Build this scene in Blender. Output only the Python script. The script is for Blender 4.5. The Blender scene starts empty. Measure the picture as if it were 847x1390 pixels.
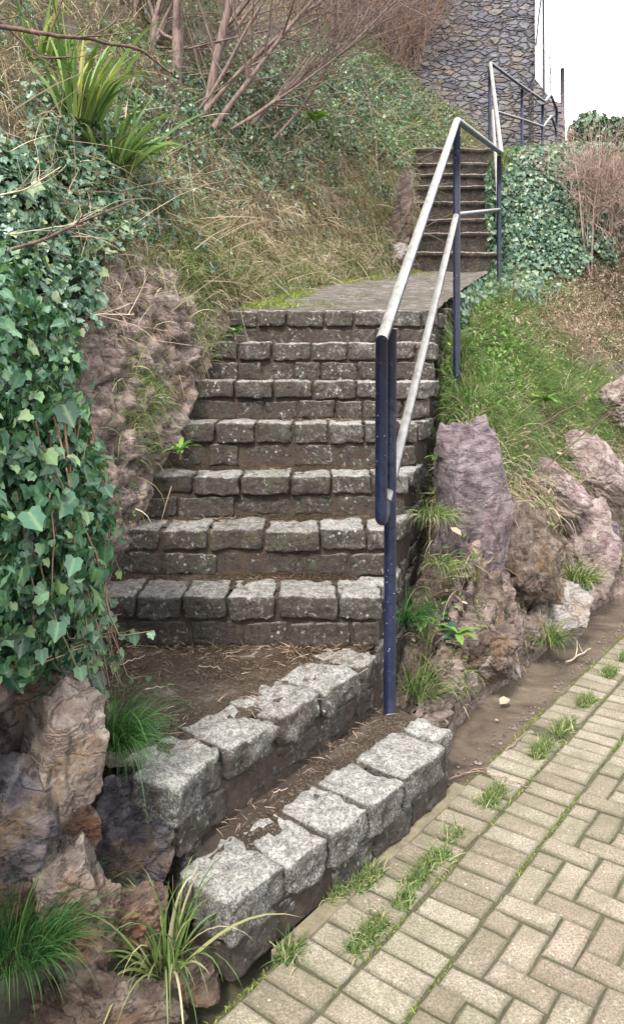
import bpy, math, random
import numpy as np
from mathutils import Vector
random.seed(7); R = np.random.default_rng(11)
sc = bpy.context.scene
COL = sc.collection
F, YH, CX, E = 1050.0, 500.0, 423.5, 1.48          # focal length in photo pixels, eye level, centre, eye height
def P(x, y, D):                                     # a photo position at distance D as a place in the world
    return np.array([(x-CX)/F*D, D, E-(y-YH)/F*D])
def proj(p):
    D = np.maximum(p[...,1], .05)
    return CX+p[...,0]/D*F, YH-(p[...,2]-E)/D*F

# ------------------------------------------------------------------ noise
_perm = np.random.default_rng(3).permutation(256); _perm = np.concatenate([_perm,_perm,_perm])
_grad = np.random.default_rng(4).normal(size=(256,3)); _grad /= np.linalg.norm(_grad,axis=1)[:,None]
def perlin(p):
    p = np.asarray(p,float); i = np.floor(p).astype(int); f = p-i; i &= 255
    u = f*f*f*(f*(f*6-15)+10)
    def g(dx,dy,dz):
        h = _perm[_perm[_perm[(i[...,0]+dx)&255]+((i[...,1]+dy)&255)]+((i[...,2]+dz)&255)]
        return (_grad[h]*(f-np.array([dx,dy,dz]))).sum(-1)
    L = lambda a,b,t: a+(b-a)*t
    x0 = L(L(g(0,0,0),g(1,0,0),u[...,0]), L(g(0,1,0),g(1,1,0),u[...,0]), u[...,1])
    x1 = L(L(g(0,0,1),g(1,0,1),u[...,0]), L(g(0,1,1),g(1,1,1),u[...,0]), u[...,1])
    return L(x0,x1,u[...,2])*1.5
def fbm(p, o=4, r=.5, ridged=False):
    s = 0; a = 1
    for k in range(o):
        n = perlin(p*2**k+k*17.3)
        s = s + a*((1-2*np.abs(n)) if ridged else n); a *= r
    return s
def worley(p, seed=0):                              # F1, F2-F1 and a cell number
    p = np.asarray(p,float); i = np.floor(p).astype(int)
    f1 = np.full(p.shape[:-1],9.); f2 = f1.copy(); cid = np.zeros(p.shape[:-1])
    for dx in (-1,0,1):
        for dy in (-1,0,1):
            for dz in (-1,0,1):
                c = i+np.array([dx,dy,dz]); h = _perm[_perm[_perm[(c[...,0]+seed)&255]+(c[...,1]&255)]+(c[...,2]&255)]
                q = c+.5+.45*_grad[h]*1.6
                d = np.linalg.norm(p-q,axis=-1); m = d<f1
                f2 = np.where(m,f1,np.minimum(f2,d)); cid = np.where(m,h,cid); f1 = np.where(m,d,f1)
    return f1, f2-f1, cid/255.
def sstep(a,b,x):
    t = np.clip((x-a)/(b-a),0,1); return t*t*(3-2*t)

# ------------------------------------------------------------------ objects
def tag(o, label=None, cat=None, group=None, kind=None):
    if label: o['label'] = label
    if cat: o['category'] = cat
    if group: o['group'] = group
    if kind: o['kind'] = kind
    return o
def empty(name, loc=(0,0,0)):
    o = bpy.data.objects.new(name,None); o.location = loc; o.empty_display_size = .05; COL.objects.link(o); return o
def flist(FS):
    if not isinstance(FS,list): FS=[FS]
    elif len(FS) and not isinstance(FS[0],np.ndarray) and np.ndim(FS[0])==1: FS=[np.array(FS)]
    return [np.asarray(f,int) for f in FS if len(f)]
def mesh(name, V, FS, mat, parent=None, attrs=None, smooth=True, origin=None):
    V = np.asarray(V,float).reshape(-1,3)
    FS = flist(FS)
    if origin is None and parent is not None: origin = parent.matrix_basis.translation if False else Vector(parent.location)
    off = np.array(origin) if origin is not None else np.zeros(3)
    me = bpy.data.meshes.new(name); me.vertices.add(len(V)); me.vertices.foreach_set('co',(V-off).ravel())
    idx = np.concatenate([f.ravel() for f in FS]); tot = np.concatenate([np.full(len(f),f.shape[1]) for f in FS])
    me.loops.add(len(idx)); me.loops.foreach_set('vertex_index',idx)
    st = np.concatenate([[0],np.cumsum(tot)[:-1]])
    me.polygons.add(len(tot)); me.polygons.foreach_set('loop_start',st); me.polygons.foreach_set('loop_total',tot)
    me.update(calc_edges=True)
    me.polygons.foreach_set('use_smooth',np.full(len(tot),smooth))
    for k,a in (attrs or {}).items():
        at = me.attributes.new(k,'FLOAT','POINT'); at.data.foreach_set('value',np.asarray(a,float).ravel())
    me.validate(); me.materials.append(mat)
    o = bpy.data.objects.new(name,me); COL.objects.link(o)
    if parent is not None: o.parent = parent
    elif origin is not None: o.location = origin
    return o
class MB:                                           # collects pieces of ONE mesh
    def __init__(s): s.v=[]; s.f={}; s.n=0; s.a={}
    def add(s,V,FS,**at):
        V = np.asarray(V,float).reshape(-1,3)
        for f in flist(FS):
            s.f.setdefault(f.shape[1],[]).append(f+s.n)
        for k,x in at.items(): s.a.setdefault(k,[]).append(np.broadcast_to(np.asarray(x,float),(len(V),)))
        s.v.append(V); s.n += len(V)
    def build(s,name,mat,parent=None,smooth=True,origin=None):
        return mesh(name,np.concatenate(s.v),[np.concatenate(f) for f in s.f.values()],mat,parent,{k:np.concatenate(x) for k,x in s.a.items()},smooth,origin)
def grid_faces(a,b,wrap=False):
    i,j = np.meshgrid(np.arange(a-1),np.arange(b if wrap else b-1),indexing='ij'); j2=(j+1)%b
    return np.stack([i*b+j,(i+1)*b+j,(i+1)*b+j2,i*b+j2],-1).reshape(-1,4)
def tube(pts, rad, n=6, cap=True):
    pts = np.asarray(pts,float); k=len(pts); rad = np.broadcast_to(rad,(k,))
    t = np.gradient(pts,axis=0); t /= np.linalg.norm(t,axis=1)[:,None]+1e-9
    up = np.array([0,0,1.]) if abs(t[:,2]).mean()<.9 else np.array([1.,0,0])
    a = np.cross(t,up); a /= np.linalg.norm(a,axis=1)[:,None]+1e-9; b = np.cross(t,a)
    th = np.arange(n)*2*math.pi/n
    V = pts[:,None]+rad[:,None,None]*(a[:,None]*np.cos(th)[None,:,None]+b[:,None]*np.sin(th)[None,:,None])
    V = V.reshape(-1,3); fs=[grid_faces(k,n,True)]
    if cap: fs.append(np.array([list(range(n))[::-1], list(range((k-1)*n,k*n))]))
    return V,fs

# ------------------------------------------------------------------ materials
class N:
    def __init__(s,name,rough=.8):
        s.m = bpy.data.materials.new(name); s.m.use_nodes = True; s.t = s.m.node_tree; s.bs = s.t.nodes['Principled BSDF']
        s.bs.inputs['Roughness'].default_value = rough
    def n(s,ty,**k):
        x = s.t.nodes.new(ty)
        for a,b in k.items():
            if a.startswith('i_'):
                x.inputs[a[2:].replace('_',' ')].default_value = b
            else: setattr(x,a,b)
        return x
    def l(s,a,b): s.t.links.new(a,b)
    def co(s):
        if not hasattr(s,'c'): s.c = s.n('ShaderNodeTexCoord').outputs['Object']
        return s.c
    def mapped(s,scale=(1,1,1),rot=(0,0,0)):
        m = s.n('ShaderNodeMapping'); m.inputs['Scale'].default_value=scale; m.inputs['Rotation'].default_value=rot; s.l(s.co(),m.inputs[0]); return m.outputs[0]
    def noise(s,scale,detail=4,rough=.6,v=None,dist=0):
        x = s.n('ShaderNodeTexNoise'); x.inputs['Scale'].default_value=scale; x.inputs['Detail'].default_value=detail; x.inputs['Roughness'].default_value=rough; x.inputs['Distortion'].default_value=dist
        s.l(v if v is not None else s.co(),x.inputs['Vector']); return x.outputs['Fac']
    def vor(s,scale,feature='F1',v=None,out='Distance'):
        x = s.n('ShaderNodeTexVoronoi',feature=feature); x.inputs['Scale'].default_value=scale
        s.l(v if v is not None else s.co(),x.inputs['Vector']); return x.outputs[out]
    def attr(s,name): return s.n('ShaderNodeAttribute',attribute_name=name).outputs['Fac']
    def ramp(s,fac,stops,interp='LINEAR'):
        r = s.n('ShaderNodeValToRGB'); r.color_ramp.interpolation=interp; e=r.color_ramp.elements
        while len(e)<len(stops): e.new(.5)
        for q,(p,c) in zip(e,stops):
            q.position=p; q.color = (*(c if hasattr(c,'__len__') else (c,c,c)),1)
        s.l(fac,r.inputs[0]); return r.outputs[0]
    def mix(s,f,a,b,mode='MIX'):
        m = s.n('ShaderNodeMix',data_type='RGBA',blend_type=mode)
        for i,x in ((0,f),(6,a),(7,b)):
            if isinstance(x,(int,float)) : m.inputs[i].default_value = x if i==0 else (x,x,x,1)
            elif isinstance(x,tuple): m.inputs[i].default_value = (*x,1)
            else: s.l(x,m.inputs[i])
        return m.outputs[2]
    def math(s,op,a,b=0.,c=0.,clamp=False):
        m = s.n('ShaderNodeMath',operation=op,use_clamp=clamp)
        for i,x in enumerate((a,b,c)):
            if isinstance(x,(int,float)): m.inputs[i].default_value=x
            else: s.l(x,m.inputs[i])
        return m.outputs[0]
    def bump(s,h,strength=.5,dist=.01,prev=None):
        b = s.n('ShaderNodeBump'); b.inputs['Strength'].default_value=strength; b.inputs['Distance'].default_value=dist
        s.l(h,b.inputs['Height'])
        if prev is not None: s.l(prev,b.inputs['Normal'])
        return b.outputs[0]
    def done(s,col,rough=None,normal=None,spec=None):
        s.l(col,s.bs.inputs['Base Color']) if not isinstance(col,tuple) else setattr(s.bs.inputs['Base Color'],'default_value',(*col,1))
        if rough is not None: s.l(rough,s.bs.inputs['Roughness'])
        if normal is not None: s.l(normal,s.bs.inputs['Normal'])
        if spec is not None: s.bs.inputs['Specular IOR Level'].default_value=spec
        return s.m

def m_granite(name):
    a = N(name,.85)
    sp = a.ramp(a.noise(170,3,.7),[(.32,(.028,.025,.024)),(.48,(.13,.122,.115)),(.60,(.30,.285,.265)),(.72,(.55,.53,.49))])
    tint = a.ramp(a.noise(9,3),[(.35,(1.0,.95,.92)),(.65,(.92,.95,.96))])
    c = a.mix(1.,sp,tint,'MULTIPLY')
    # brown staining, stronger on dirty blocks, cut back on upward faces to look lit
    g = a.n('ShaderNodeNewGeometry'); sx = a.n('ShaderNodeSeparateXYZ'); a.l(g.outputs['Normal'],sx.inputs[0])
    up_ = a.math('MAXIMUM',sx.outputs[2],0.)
    st = a.math('ADD',a.noise(17,7,.75,dist=.5),a.math('MULTIPLY_ADD',a.attr('dirt'),.42,-.12)); st = a.math('SUBTRACT',st,a.math('MULTIPLY',up_,.10))
    c = a.mix(a.ramp(st,[(.36,0.),(.56,.96)]),c,a.ramp(a.noise(60,4),[(.3,(.014,.010,.008)),(.7,(.075,.052,.038))]))
    # pale crusts, lit look of upward faces painted in as whitening, green-white lichen spots
    cr = a.math('MULTIPLY',a.ramp(a.noise(48,5,.75),[(.56,0.),(.66,1.)]),a.ramp(a.noise(7,3),[(.42,0.),(.6,.75)]))
    c = a.mix(cr,c,(.58,.57,.53))
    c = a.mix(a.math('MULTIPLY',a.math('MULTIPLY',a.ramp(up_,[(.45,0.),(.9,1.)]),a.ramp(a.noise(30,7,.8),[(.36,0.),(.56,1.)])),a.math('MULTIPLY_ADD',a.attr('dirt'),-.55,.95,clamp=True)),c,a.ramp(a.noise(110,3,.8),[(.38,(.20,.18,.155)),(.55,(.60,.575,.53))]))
    li = a.math('MULTIPLY',a.ramp(a.vor(34),[(.16,1.),(.24,0.)]),a.ramp(a.noise(5,2),[(.55,0.),(.66,.9)]))
    c = a.mix(li,c,(.36,.44,.37))
    c = a.mix(a.math('MULTIPLY',a.ramp(a.noise(11,6,.8),[(.54,0.),(.66,.7)]),a.ramp(a.attr('dirt'),[(.1,.15),(.7,1.)])),c,(.065,.085,.03))
    h = a.math('ADD',a.noise(75,7,.78),a.math('MULTIPLY',a.noise(22,5),1.3))
    return a.done(c,a.ramp(st,[(.4,.9),(.7,.5)]),a.bump(h,1.,.02))
def m_dirt(name,c1=(.02,.014,.010),c2=(.10,.07,.048),rough=.9,scale=25):
    a = N(name,rough)
    c = a.ramp(a.noise(scale,8,.75),[(.3,c1),(.7,c2)])
    c = a.mix(a.ramp(a.noise(140,3,.8),[(.62,0.),(.7,.7)]),c,(.20,.16,.12))
    return a.done(c,None,a.bump(a.noise(70,6,.75),.8,.012))
def m_wetfloor():
    a = N('wet_mossy_concrete')
    n1 = a.noise(4,7,.7,dist=.4)
    c = a.ramp(n1,[(.32,(.008,.005,.003)),(.49,(.030,.017,.008)),(.60,(.055,.038,.025)),(.70,(.20,.175,.15))])
    c = a.mix(a.ramp(a.noise(120,4,.85),[(.54,0.),(.64,.8)]),c,(.22,.19,.15))
    wet = a.ramp(n1,[(.46,.06),(.62,.5)])
    return a.done(c,wet,a.bump(a.math('MULTIPLY',a.noise(85,5,.8),a.ramp(n1,[(.35,.15),(.6,1.)])),.8,.012))
def m_gutter():
    a = N('wet_gutter_concrete')
    n1 = a.noise(3.5,6,.68,dist=.6)
    c = a.ramp(n1,[(.3,(.035,.028,.022)),(.46,(.095,.076,.058)),(.6,(.13,.105,.075)),(.74,(.27,.245,.20))])
    c = a.mix(a.ramp(a.noise(150,3,.8),[(.6,0.),(.7,.5)]),c,(.28,.24,.18))
    return a.done(c,a.ramp(n1,[(.48,.08),(.64,.5)]),a.bump(a.noise(60,5,.7),.35,.006))
def m_paver():
    a = N('buff_concrete_paver',.9)
    base = a.ramp(a.attr('rnd'),[(0.,(.150,.125,.088)),(.4,(.205,.175,.128)),(.8,(.25,.22,.168)),(1.,(.18,.168,.11))])
    base = a.mix(a.attr('red'),base,(.26,.185,.15))
    sp = a.ramp(a.noise(170,4,.85),[(.34,.35),(.5,1.),(.66,1.8)])
    c = a.mix(1.,base,sp,'MULTIPLY')
    c = a.mix(a.ramp(a.noise(5,6,.7),[(.42,0.),(.7,.7)]),c,(.10,.088,.048))
    c = a.mix(a.ramp(a.noise(28,6,.8),[(.58,0.),(.68,.7)]),c,(.30,.28,.23))
    c = a.mix(a.ramp(a.vor(24),[(.06,.6),(.10,0.)]),c,(.5,.48,.42))
    c = a.mix(a.ramp(a.attr('edge'),[(.35,0.),(1.,.6)]),c,(.06,.056,.032))
    return a.done(c,None,a.bump(a.noise(200,4,.8),.7,.005))
def m_rock(name, dark, mid, light, accent, acc_amt=.5, strata=18, rot=(.5,.3,.2), rough=.7, fold=2.5):
    a = N(name,rough)
    v = a.mapped((1,1,1),rot)
    sz = a.n('ShaderNodeSeparateXYZ'); a.l(v,sz.inputs[0])
    ph = a.math('ADD',a.math('MULTIPLY',a.noise(3.2,3,.45,v,dist=.6),fold*17.),a.math('MULTIPLY',sz.outputs[2],strata*3.2))
    wf = a.math('ADD',a.math('MULTIPLY',a.math('MULTIPLY_ADD',a.math('SINE',ph),.5,.5),.20),a.math('MULTIPLY',a.noise(16,7,.75,a.mapped((1,1,4.5),rot),dist=.5),.95))
    n = a.noise(6,8,.72,dist=.5)
    f = a.math('ADD',a.math('MULTIPLY',wf,.5),a.math('MULTIPLY',n,.52))
    c = a.ramp(f,[(.34,dark),(.50,mid),(.66,light)])
    c = a.mix(a.ramp(a.noise(4.5,5,.7),[(.62-.25*acc_amt,0.),(.74-.2*acc_amt,.9)]),c,accent)
    c = a.mix(a.ramp(a.noise(95,4,.8),[(.3,.55),(.45,0.)]),c,dark)
    c = a.mix(a.ramp(a.noise(33,5,.75),[(.60,0.),(.70,.6)]),c,tuple(min(1,x*1.5) for x in light))
    crack = a.ramp(a.math('ABSOLUTE',a.math('SUBTRACT',a.noise(5,6,.62,a.mapped((1,.8,2.2),rot),dist=1.3),.5)),[(0.,0.),(.03,1.)])
    c = a.mix(crack,a.mix(.8,c,dark),c)
    h = a.math('ADD',a.math('ADD',a.math('MULTIPLY',wf,.6),a.math('MULTIPLY',a.noise(38,8,.8),1.7)),a.math('MULTIPLY',crack,.25))
    return a.done(c,a.ramp(a.noise(8,3),[(.35,rough-.3),(.6,rough+.1)]),a.bump(h,1.,.035))
def m_bank():
    a = N('bank_rock_and_soil',.85)
    v = a.mapped((1,1,1.6),(.6,.5,.2))
    n = a.noise(7,8,.75,v,dist=.7)
    rock = a.ramp(a.math('ADD',a.math('MULTIPLY',n,.6),a.math('MULTIPLY',a.noise(22,7,.8,a.mapped((1,1,3.),(.7,.5,.2)),dist=.8),.4)),[(.36,(.035,.024,.024)),(.45,(.14,.10,.085)),(.54,(.30,.225,.195)),(.64,(.50,.41,.36))])
    rock = a.mix(a.ramp(a.noise(3.2,5,.7),[(.55,0.),(.66,.8)]),rock,a.ramp(n,[(.35,(.05,.025,.012)),(.65,(.24,.13,.06))]))
    crack = a.ramp(a.math('ABSOLUTE',a.math('SUBTRACT',a.noise(5,6,.65,a.mapped((1,1,2.4),(.6,.5,.2)),dist=1.2),.5)),[(0.,0.),(.02,1.)])
    rock = a.mix(crack,a.mix(.65,rock,(.02,.015,.013)),rock)
    soil = a.ramp(a.noise(30,6,.75),[(.3,(.025,.02,.013)),(.55,(.10,.08,.05)),(.75,(.20,.18,.09))])
    c = a.mix(a.attr('rock'),soil,rock)
    h = a.math('ADD',a.noise(40,8,.78,v),a.math('MULTIPLY',crack,.4))
    return a.done(c,None,a.bump(h,1.,.025))
def m_leaf(name, stops, rough=.45, spec=.4, trans=.25, vein=True, spot=None):
    a = N(name,rough); c = a.ramp(a.attr('rnd'),stops)
    if vein: c = a.mix(a.ramp(a.attr('vein'),[(.0,.35),(.3,0.)]),c,tuple(min(.6,x*1.5+.02) for x in stops[-1][1]))
    if spot: c = a.mix(a.ramp(a.noise(60,3),[(.6,0.),(.7,.6)]),c,spot)
    a.done(c,None,None,spec)
    t = a.n('ShaderNodeBsdfTranslucent'); a.l(a.mix(1.,c,(1.,1.15,.5),'MULTIPLY'),t.inputs[0])
    ms = a.n('ShaderNodeMixShader'); ms.inputs[0].default_value=trans
    a.l(a.bs.outputs[0],ms.inputs[1]); a.l(t.outputs[0],ms.inputs[2]); a.l(ms.outputs[0],a.t.nodes['Material Output'].inputs[0])
    return a.m
def m_bark(name,c1,c2,scale=40):
    a = N(name,.85); v = a.mapped((1,1,.25))
    c = a.ramp(a.noise(scale,5,.7,v),[(.3,c1),(.7,c2)])
    c = a.mix(a.ramp(a.noise(14,4),[(.56,0.),(.68,.5)]),c,(.16,.17,.09))
    return a.done(c,None,a.bump(a.noise(scale*2,5,.7,v),.6,.006))
def m_paint():
    a = N('navy_gloss_paint',.3)
    c = a.ramp(a.noise(12,4),[(.3,(.006,.009,.024)),(.7,(.011,.016,.045))])
    sp = a.ramp(a.vor(55),[(.09,1.),(.13,0.)])
    sp = a.math('MULTIPLY',sp,a.ramp(a.noise(9,3),[(.48,0.),(.58,.9)]))
    c = a.mix(sp,c,(.45,.46,.45))
    c = a.mix(a.ramp(a.noise(30,6,.8),[(.62,0.),(.68,.8)]),c,(.12,.07,.045))
    return a.done(c,a.ramp(a.noise(40,4),[(.35,.22),(.65,.45)]),a.bump(a.noise(90,5),.25,.002))
def m_worn():                                       # rails: bare metal where hands have worn the top, paint below
    a = N('worn_steel_rail',.4)
    g = a.n('ShaderNodeNewGeometry'); sx = a.n('ShaderNodeSeparateXYZ'); a.l(g.outputs['True Normal'],sx.inputs[0])
    top = a.math('ADD',a.math('ADD',a.math('MULTIPLY',sx.outputs[2],.9),a.math('MULTIPLY',sx.outputs[0],-.55)),a.math('MULTIPLY',a.math('SUBTRACT',a.noise(25,6,.75),.5),1.3))
    steel = a.ramp(a.noise(20,6,.75,a.mapped((1,1,.4))),[(.28,(.17,.16,.14)),(.45,(.34,.325,.295)),(.7,(.47,.46,.43))])
    f = a.ramp(top,[(-.32,0.),(-.2,1.)]) if False else a.math('MULTIPLY_ADD',top,5.,1.6,clamp=True)
    c = a.mix(f,(.02,.025,.06),steel)
    c = a.mix(a.ramp(a.noise(60,5,.8),[(.63,0.),(.7,.7)]),c,(.09,.06,.045))
    a.l(a.math('MULTIPLY',f,.55),a.bs.inputs['Metallic'])
    return a.done(c,a.ramp(a.noise(35,5),[(.3,.3),(.7,.55)]),a.bump(a.noise(70,6,.7),.12,.002))
def m_rubble():
    a = N('rubble_stone_wall',.9)
    v = a.mapped((1,1,2.1))
    dv = a.n('ShaderNodeVectorMath',operation='ADD'); nn = a.n('ShaderNodeTexNoise'); nn.inputs['Scale'].default_value=3.; nn.inputs['Detail'].default_value=3
    a.l(v,nn.inputs['Vector']); sc_ = a.n('ShaderNodeVectorMath',operation='SCALE'); sc_.inputs[3].default_value=.28; a.l(nn.outputs['Color'],sc_.inputs[0]); a.l(v,dv.inputs[0]); a.l(sc_.outputs[0],dv.inputs[1])
    dvv = dv.outputs[0]
    cell = a.vor(5.6,'F1',dvv,'Color'); ed = a.vor(5.6,'DISTANCE_TO_EDGE',dvv)
    sep = a.n('ShaderNodeSeparateColor'); a.l(cell,sep.inputs[0])
    c = a.ramp(sep.outputs[0],[(0.,(.075,.075,.10)),(.25,(.115,.112,.14)),(.5,(.15,.148,.175)),(.7,(.115,.10,.115)),(.85,(.17,.16,.15)),(1.,(.17,.125,.10))])
    z = a.n('ShaderNodeSeparateXYZ'); g = a.n('ShaderNodeNewGeometry'); a.l(g.outputs['Position'],z.inputs[0])
    och = a.math('ADD',a.math('MULTIPLY_ADD',z.outputs[2],-.55,2.85),a.math('MULTIPLY',a.noise(1.3,4),1.3))
    c = a.mix(a.math('MULTIPLY',och,.45,clamp=True),c,a.ramp(sep.outputs[1],[(0.,(.09,.07,.04)),(.5,(.16,.13,.075)),(1.,(.19,.165,.12))]))
    c = a.mix(a.ramp(a.noise(26,5,.7),[(.35,.5),(.5,0.)]),c,(.09,.08,.08))
    joint = a.ramp(a.math('ADD',ed,a.math('MULTIPLY_ADD',a.noise(30,3),.10,-.05)),[(.01,0.),(.06,1.)])
    c = a.mix(joint,(.06,.055,.055),c)
    c = a.mix(a.ramp(a.noise(.9,5,.7),[(.45,0.),(.65,.4)]),c,(.13,.12,.11))
    h = a.math('ADD',a.math('MULTIPLY',a.ramp(ed,[(0.,0.),(.16,1.)]),1.),a.math('MULTIPLY',a.noise(24,5,.7),.35))
    return a.done(c,None,a.bump(h,1.,.06))
def m_step_dark():
    a = N('mossy_dark_stone',.85)
    c = a.ramp(a.noise(16,7,.75),[(.34,(.008,.006,.005)),(.52,(.026,.018,.013)),(.68,(.08,.056,.042))])
    c = a.mix(a.ramp(a.noise(6,4,.7),[(.56,0.),(.68,.6)]),c,(.05,.065,.025))
    g = a.n('ShaderNodeNewGeometry'); sx=a.n('ShaderNodeSeparateXYZ'); 
    c = a.mix(a.ramp(a.noise(70,4,.8),[(.58,0.),(.67,.7)]),c,(.26,.23,.20))
    return a.done(c,None,a.bump(a.noise(45,6,.75),.9,.02))
def m_nose():
    a = N('worn_step_nosing',.8)
    c = a.ramp(a.noise(30,6,.75),[(.36,(.04,.03,.024)),(.52,(.15,.12,.10)),(.7,(.34,.30,.26))])
    return a.done(c,None,a.bump(a.noise(60,5,.7),.7,.01))
def m_landing():
    a = N('worn_landing_path',.85)
    n = a.noise(9,6,.75,a.mapped((.8,1.6,1)))
    c = a.ramp(n,[(.32,(.11,.085,.068)),(.5,(.21,.175,.148)),(.62,(.40,.36,.32))])
    c = a.mix(a.ramp(a.noise(2.2,5,.7),[(.5,0.),(.66,.6)]),c,(.10,.10,.045))
    c = a.mix(a.ramp(a.noise(70,4,.85),[(.36,.8),(.5,0.)]),c,(.025,.02,.016))
    return a.done(c,None,a.bump(a.math('ADD',a.noise(60,6,.8),a.noise(14,5,.7)),1.,.05))

M = dict(
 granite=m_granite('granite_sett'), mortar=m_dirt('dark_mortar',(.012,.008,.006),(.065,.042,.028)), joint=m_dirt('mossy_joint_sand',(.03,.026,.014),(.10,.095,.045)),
 wet=m_wetfloor(), gutter=m_gutter(), paver=m_paver(), bank=m_bank(),
 concrete=m_dirt('stained_concrete_strip',(.10,.085,.055),(.26,.22,.14),.85,14),
 soil=m_dirt('soil_ground',(.03,.024,.015),(.10,.09,.045)),
 purple=m_rock('purple_folded_slate',(.05,.036,.044),(.21,.155,.17),(.44,.36,.37),(.29,.17,.18),.3,26,(.9,.4,.3),.6,3.4),
 brown=m_rock('brown_wet_rock',(.03,.02,.016),(.16,.11,.085),(.36,.28,.225),(.26,.14,.06),.35,14,(.3,.8,.2),.55),
 pale=m_rock('pale_quartz_rock',(.14,.11,.09),(.42,.36,.34),(.66,.61,.57),(.42,.27,.14),.3,7,(.5,1.1,.2),.75,1.5),
 pink=m_rock('pink_sandstone',(.12,.075,.07),(.43,.31,.29),(.66,.56,.52),(.30,.19,.20),.35,9,(.4,.9,.4),.75,1.8),
 tan=m_rock('tan_crusted_rock',(.06,.045,.036),(.29,.225,.19),(.52,.44,.38),(.33,.19,.09),.35,8,(.7,.3,.2),.7,2),
 blue=m_rock('blue_grey_wet_slate',(.03,.026,.03),(.13,.115,.135),(.32,.29,.31),(.30,.19,.10),.45,16,(.2,.9,.5),.45,2.5),
 rust=m_rock('rust_stained_rock',(.05,.03,.024),(.24,.155,.115),(.46,.36,.30),(.40,.16,.07),.42,9,(.8,.2,.1),.5,2),
 rubble=m_rubble(), sdark=m_step_dark(), nose=m_nose(), landing=m_landing(), paint=m_paint(), worn=m_worn(),
 ivy=m_leaf('ivy_leaf',[(0.,(.012,.034,.020)),(.35,(.028,.085,.050)),(.7,(.060,.150,.085)),(.93,(.12,.22,.10)),(1.,(.17,.24,.11))],.33,.5),
 ivyd=m_leaf('dark_ivy_leaf',[(0.,(.012,.034,.024)),(.45,(.040,.100,.066)),(.75,(.10,.18,.125)),(1.,(.25,.31,.17))],.36,.5),
 grass=m_leaf('grass_blade',[(0.,(.045,.085,.025)),(.4,(.095,.155,.045)),(.7,(.18,.225,.08)),(.88,(.34,.32,.17)),(1.,(.46,.40,.26))],.6,.25,.35,False),
 dgrass=m_leaf('deep_green_grass_blade',[(0.,(.015,.055,.018)),(.6,(.04,.12,.035)),(1.,(.10,.19,.05))],.6,.25,.35,False),
 dry=m_leaf('dry_grass_stem',[(0.,(.07,.048,.034)),(.35,(.20,.15,.10)),(.7,(.36,.295,.21)),(1.,(.55,.48,.38))],.8,.15,.25,False),
 bracken=m_leaf('brown_bracken_leaf',[(0.,(.06,.042,.03)),(.5,(.19,.135,.095)),(1.,(.42,.32,.25))],.8,.15,.2,False),
 herb=m_leaf('herb_leaf',[(0.,(.045,.11,.022)),(.5,(.10,.20,.04)),(1.,(.20,.31,.07))],.5,.3,.3,False),
 moss=m_leaf('moss_shoot',[(0.,(.08,.11,.02)),(.5,(.17,.21,.045)),(1.,(.30,.34,.09))],.8,.1,.3,False),
 strap=m_leaf('strap_leaf',[(0.,(.045,.10,.03)),(.5,(.11,.19,.05)),(.8,(.22,.30,.10)),(1.,(.46,.42,.16))],.4,.4,.25,False),
 bark=m_bark('purple_brown_bark',(.05,.033,.030),(.24,.165,.145)),
 twig=m_bark('red_brown_twig',(.12,.065,.05),(.34,.21,.16)),
 cane=m_bark('dark_bramble_cane',(.035,.018,.015),(.15,.085,.065)),
 ptwig=m_bark('pale_pink_twig',(.16,.10,.085),(.42,.30,.26)),
 stem=m_bark('ivy_stem',(.11,.06,.04),(.30,.19,.13)),
 dead=m_bark('bleached_twig',(.24,.18,.13),(.50,.42,.33)),
 leafbr=m_leaf('fallen_leaf',[(0.,(.20,.12,.07)),(1.,(.36,.29,.22))],.7,.2,.1,False),
 polem=m_dirt('weathered_pole',(.06,.055,.065),(.14,.13,.14)),
)

# ------------------------------------------------------------------ blocks of stone
def unit_block(n=7):
    fs=[]; vs=[]; k=0; t=np.linspace(-1,1,n)
    a,b=np.meshgrid(t,t,indexing='ij'); o=np.ones_like(a)
    for q in ((a,b,o),(b,a,-o),(o,a,b),(-o,b,a),(b,o,a),(a,-o,b)):
        vs.append(np.stack(q,-1).reshape(-1,3)); fs.append(grid_faces(n,n)+k); k+=n*n
    V=np.concatenate(vs); F_=np.concatenate(fs)
    key=np.round(V*1000).astype(int); u,inv=np.unique(key,axis=0,return_inverse=True); inv=inv.ravel()
    V2=np.zeros((len(u),3)); V2[inv]=V
    return V2,inv[F_]
UB,UF = unit_block(11)
def block(mb, c, half, ax=(1,0), rnd=.014, rough=.005, dirt=.3, tilt=.012, flatback=False, **at):
    """an irregular sett: centre c, half sizes along (ax, normal to ax, z)"""
    h = np.array(half); v = np.sign(UB)*np.abs(UB)**.8
    r = min(rnd*random.uniform(.4,1.0), h.min()*.6)
    core = np.clip(v*h,-(h-r),(h-r)); d = v*h-core; L = np.linalg.norm(d,axis=1)
    dn = d/np.maximum(L,1e-9)[:,None]; w = core+dn*np.minimum(L,r)[:,None]*1.0
    s = np.random.default_rng(random.randrange(1<<30)).uniform(0,90,3)
    nrm = v/np.linalg.norm(v,axis=1)[:,None]
    w = w + nrm*(fbm(w*14+s,3)[:,None]*rough*1.7+fbm(w*48+s,3)[:,None]*rough*.9)
    # skewed outline: uneven height and width along the sett
    w[:,2] += w[:,0]*random.gauss(0,tilt)*2; w[:,0] += w[:,2]*random.gauss(0,tilt)*3
    ax = np.array([ax[0],ax[1],0.]); ax/=np.linalg.norm(ax); ay = np.array([-ax[1],ax[0],0])
    W = np.array(c)+w[:,:1]*ax+w[:,1:2]*ay+w[:,2:]*np.array([0,0,1.])
    mb.add(W,UF,dirt=np.full(len(W),dirt),**at)
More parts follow.
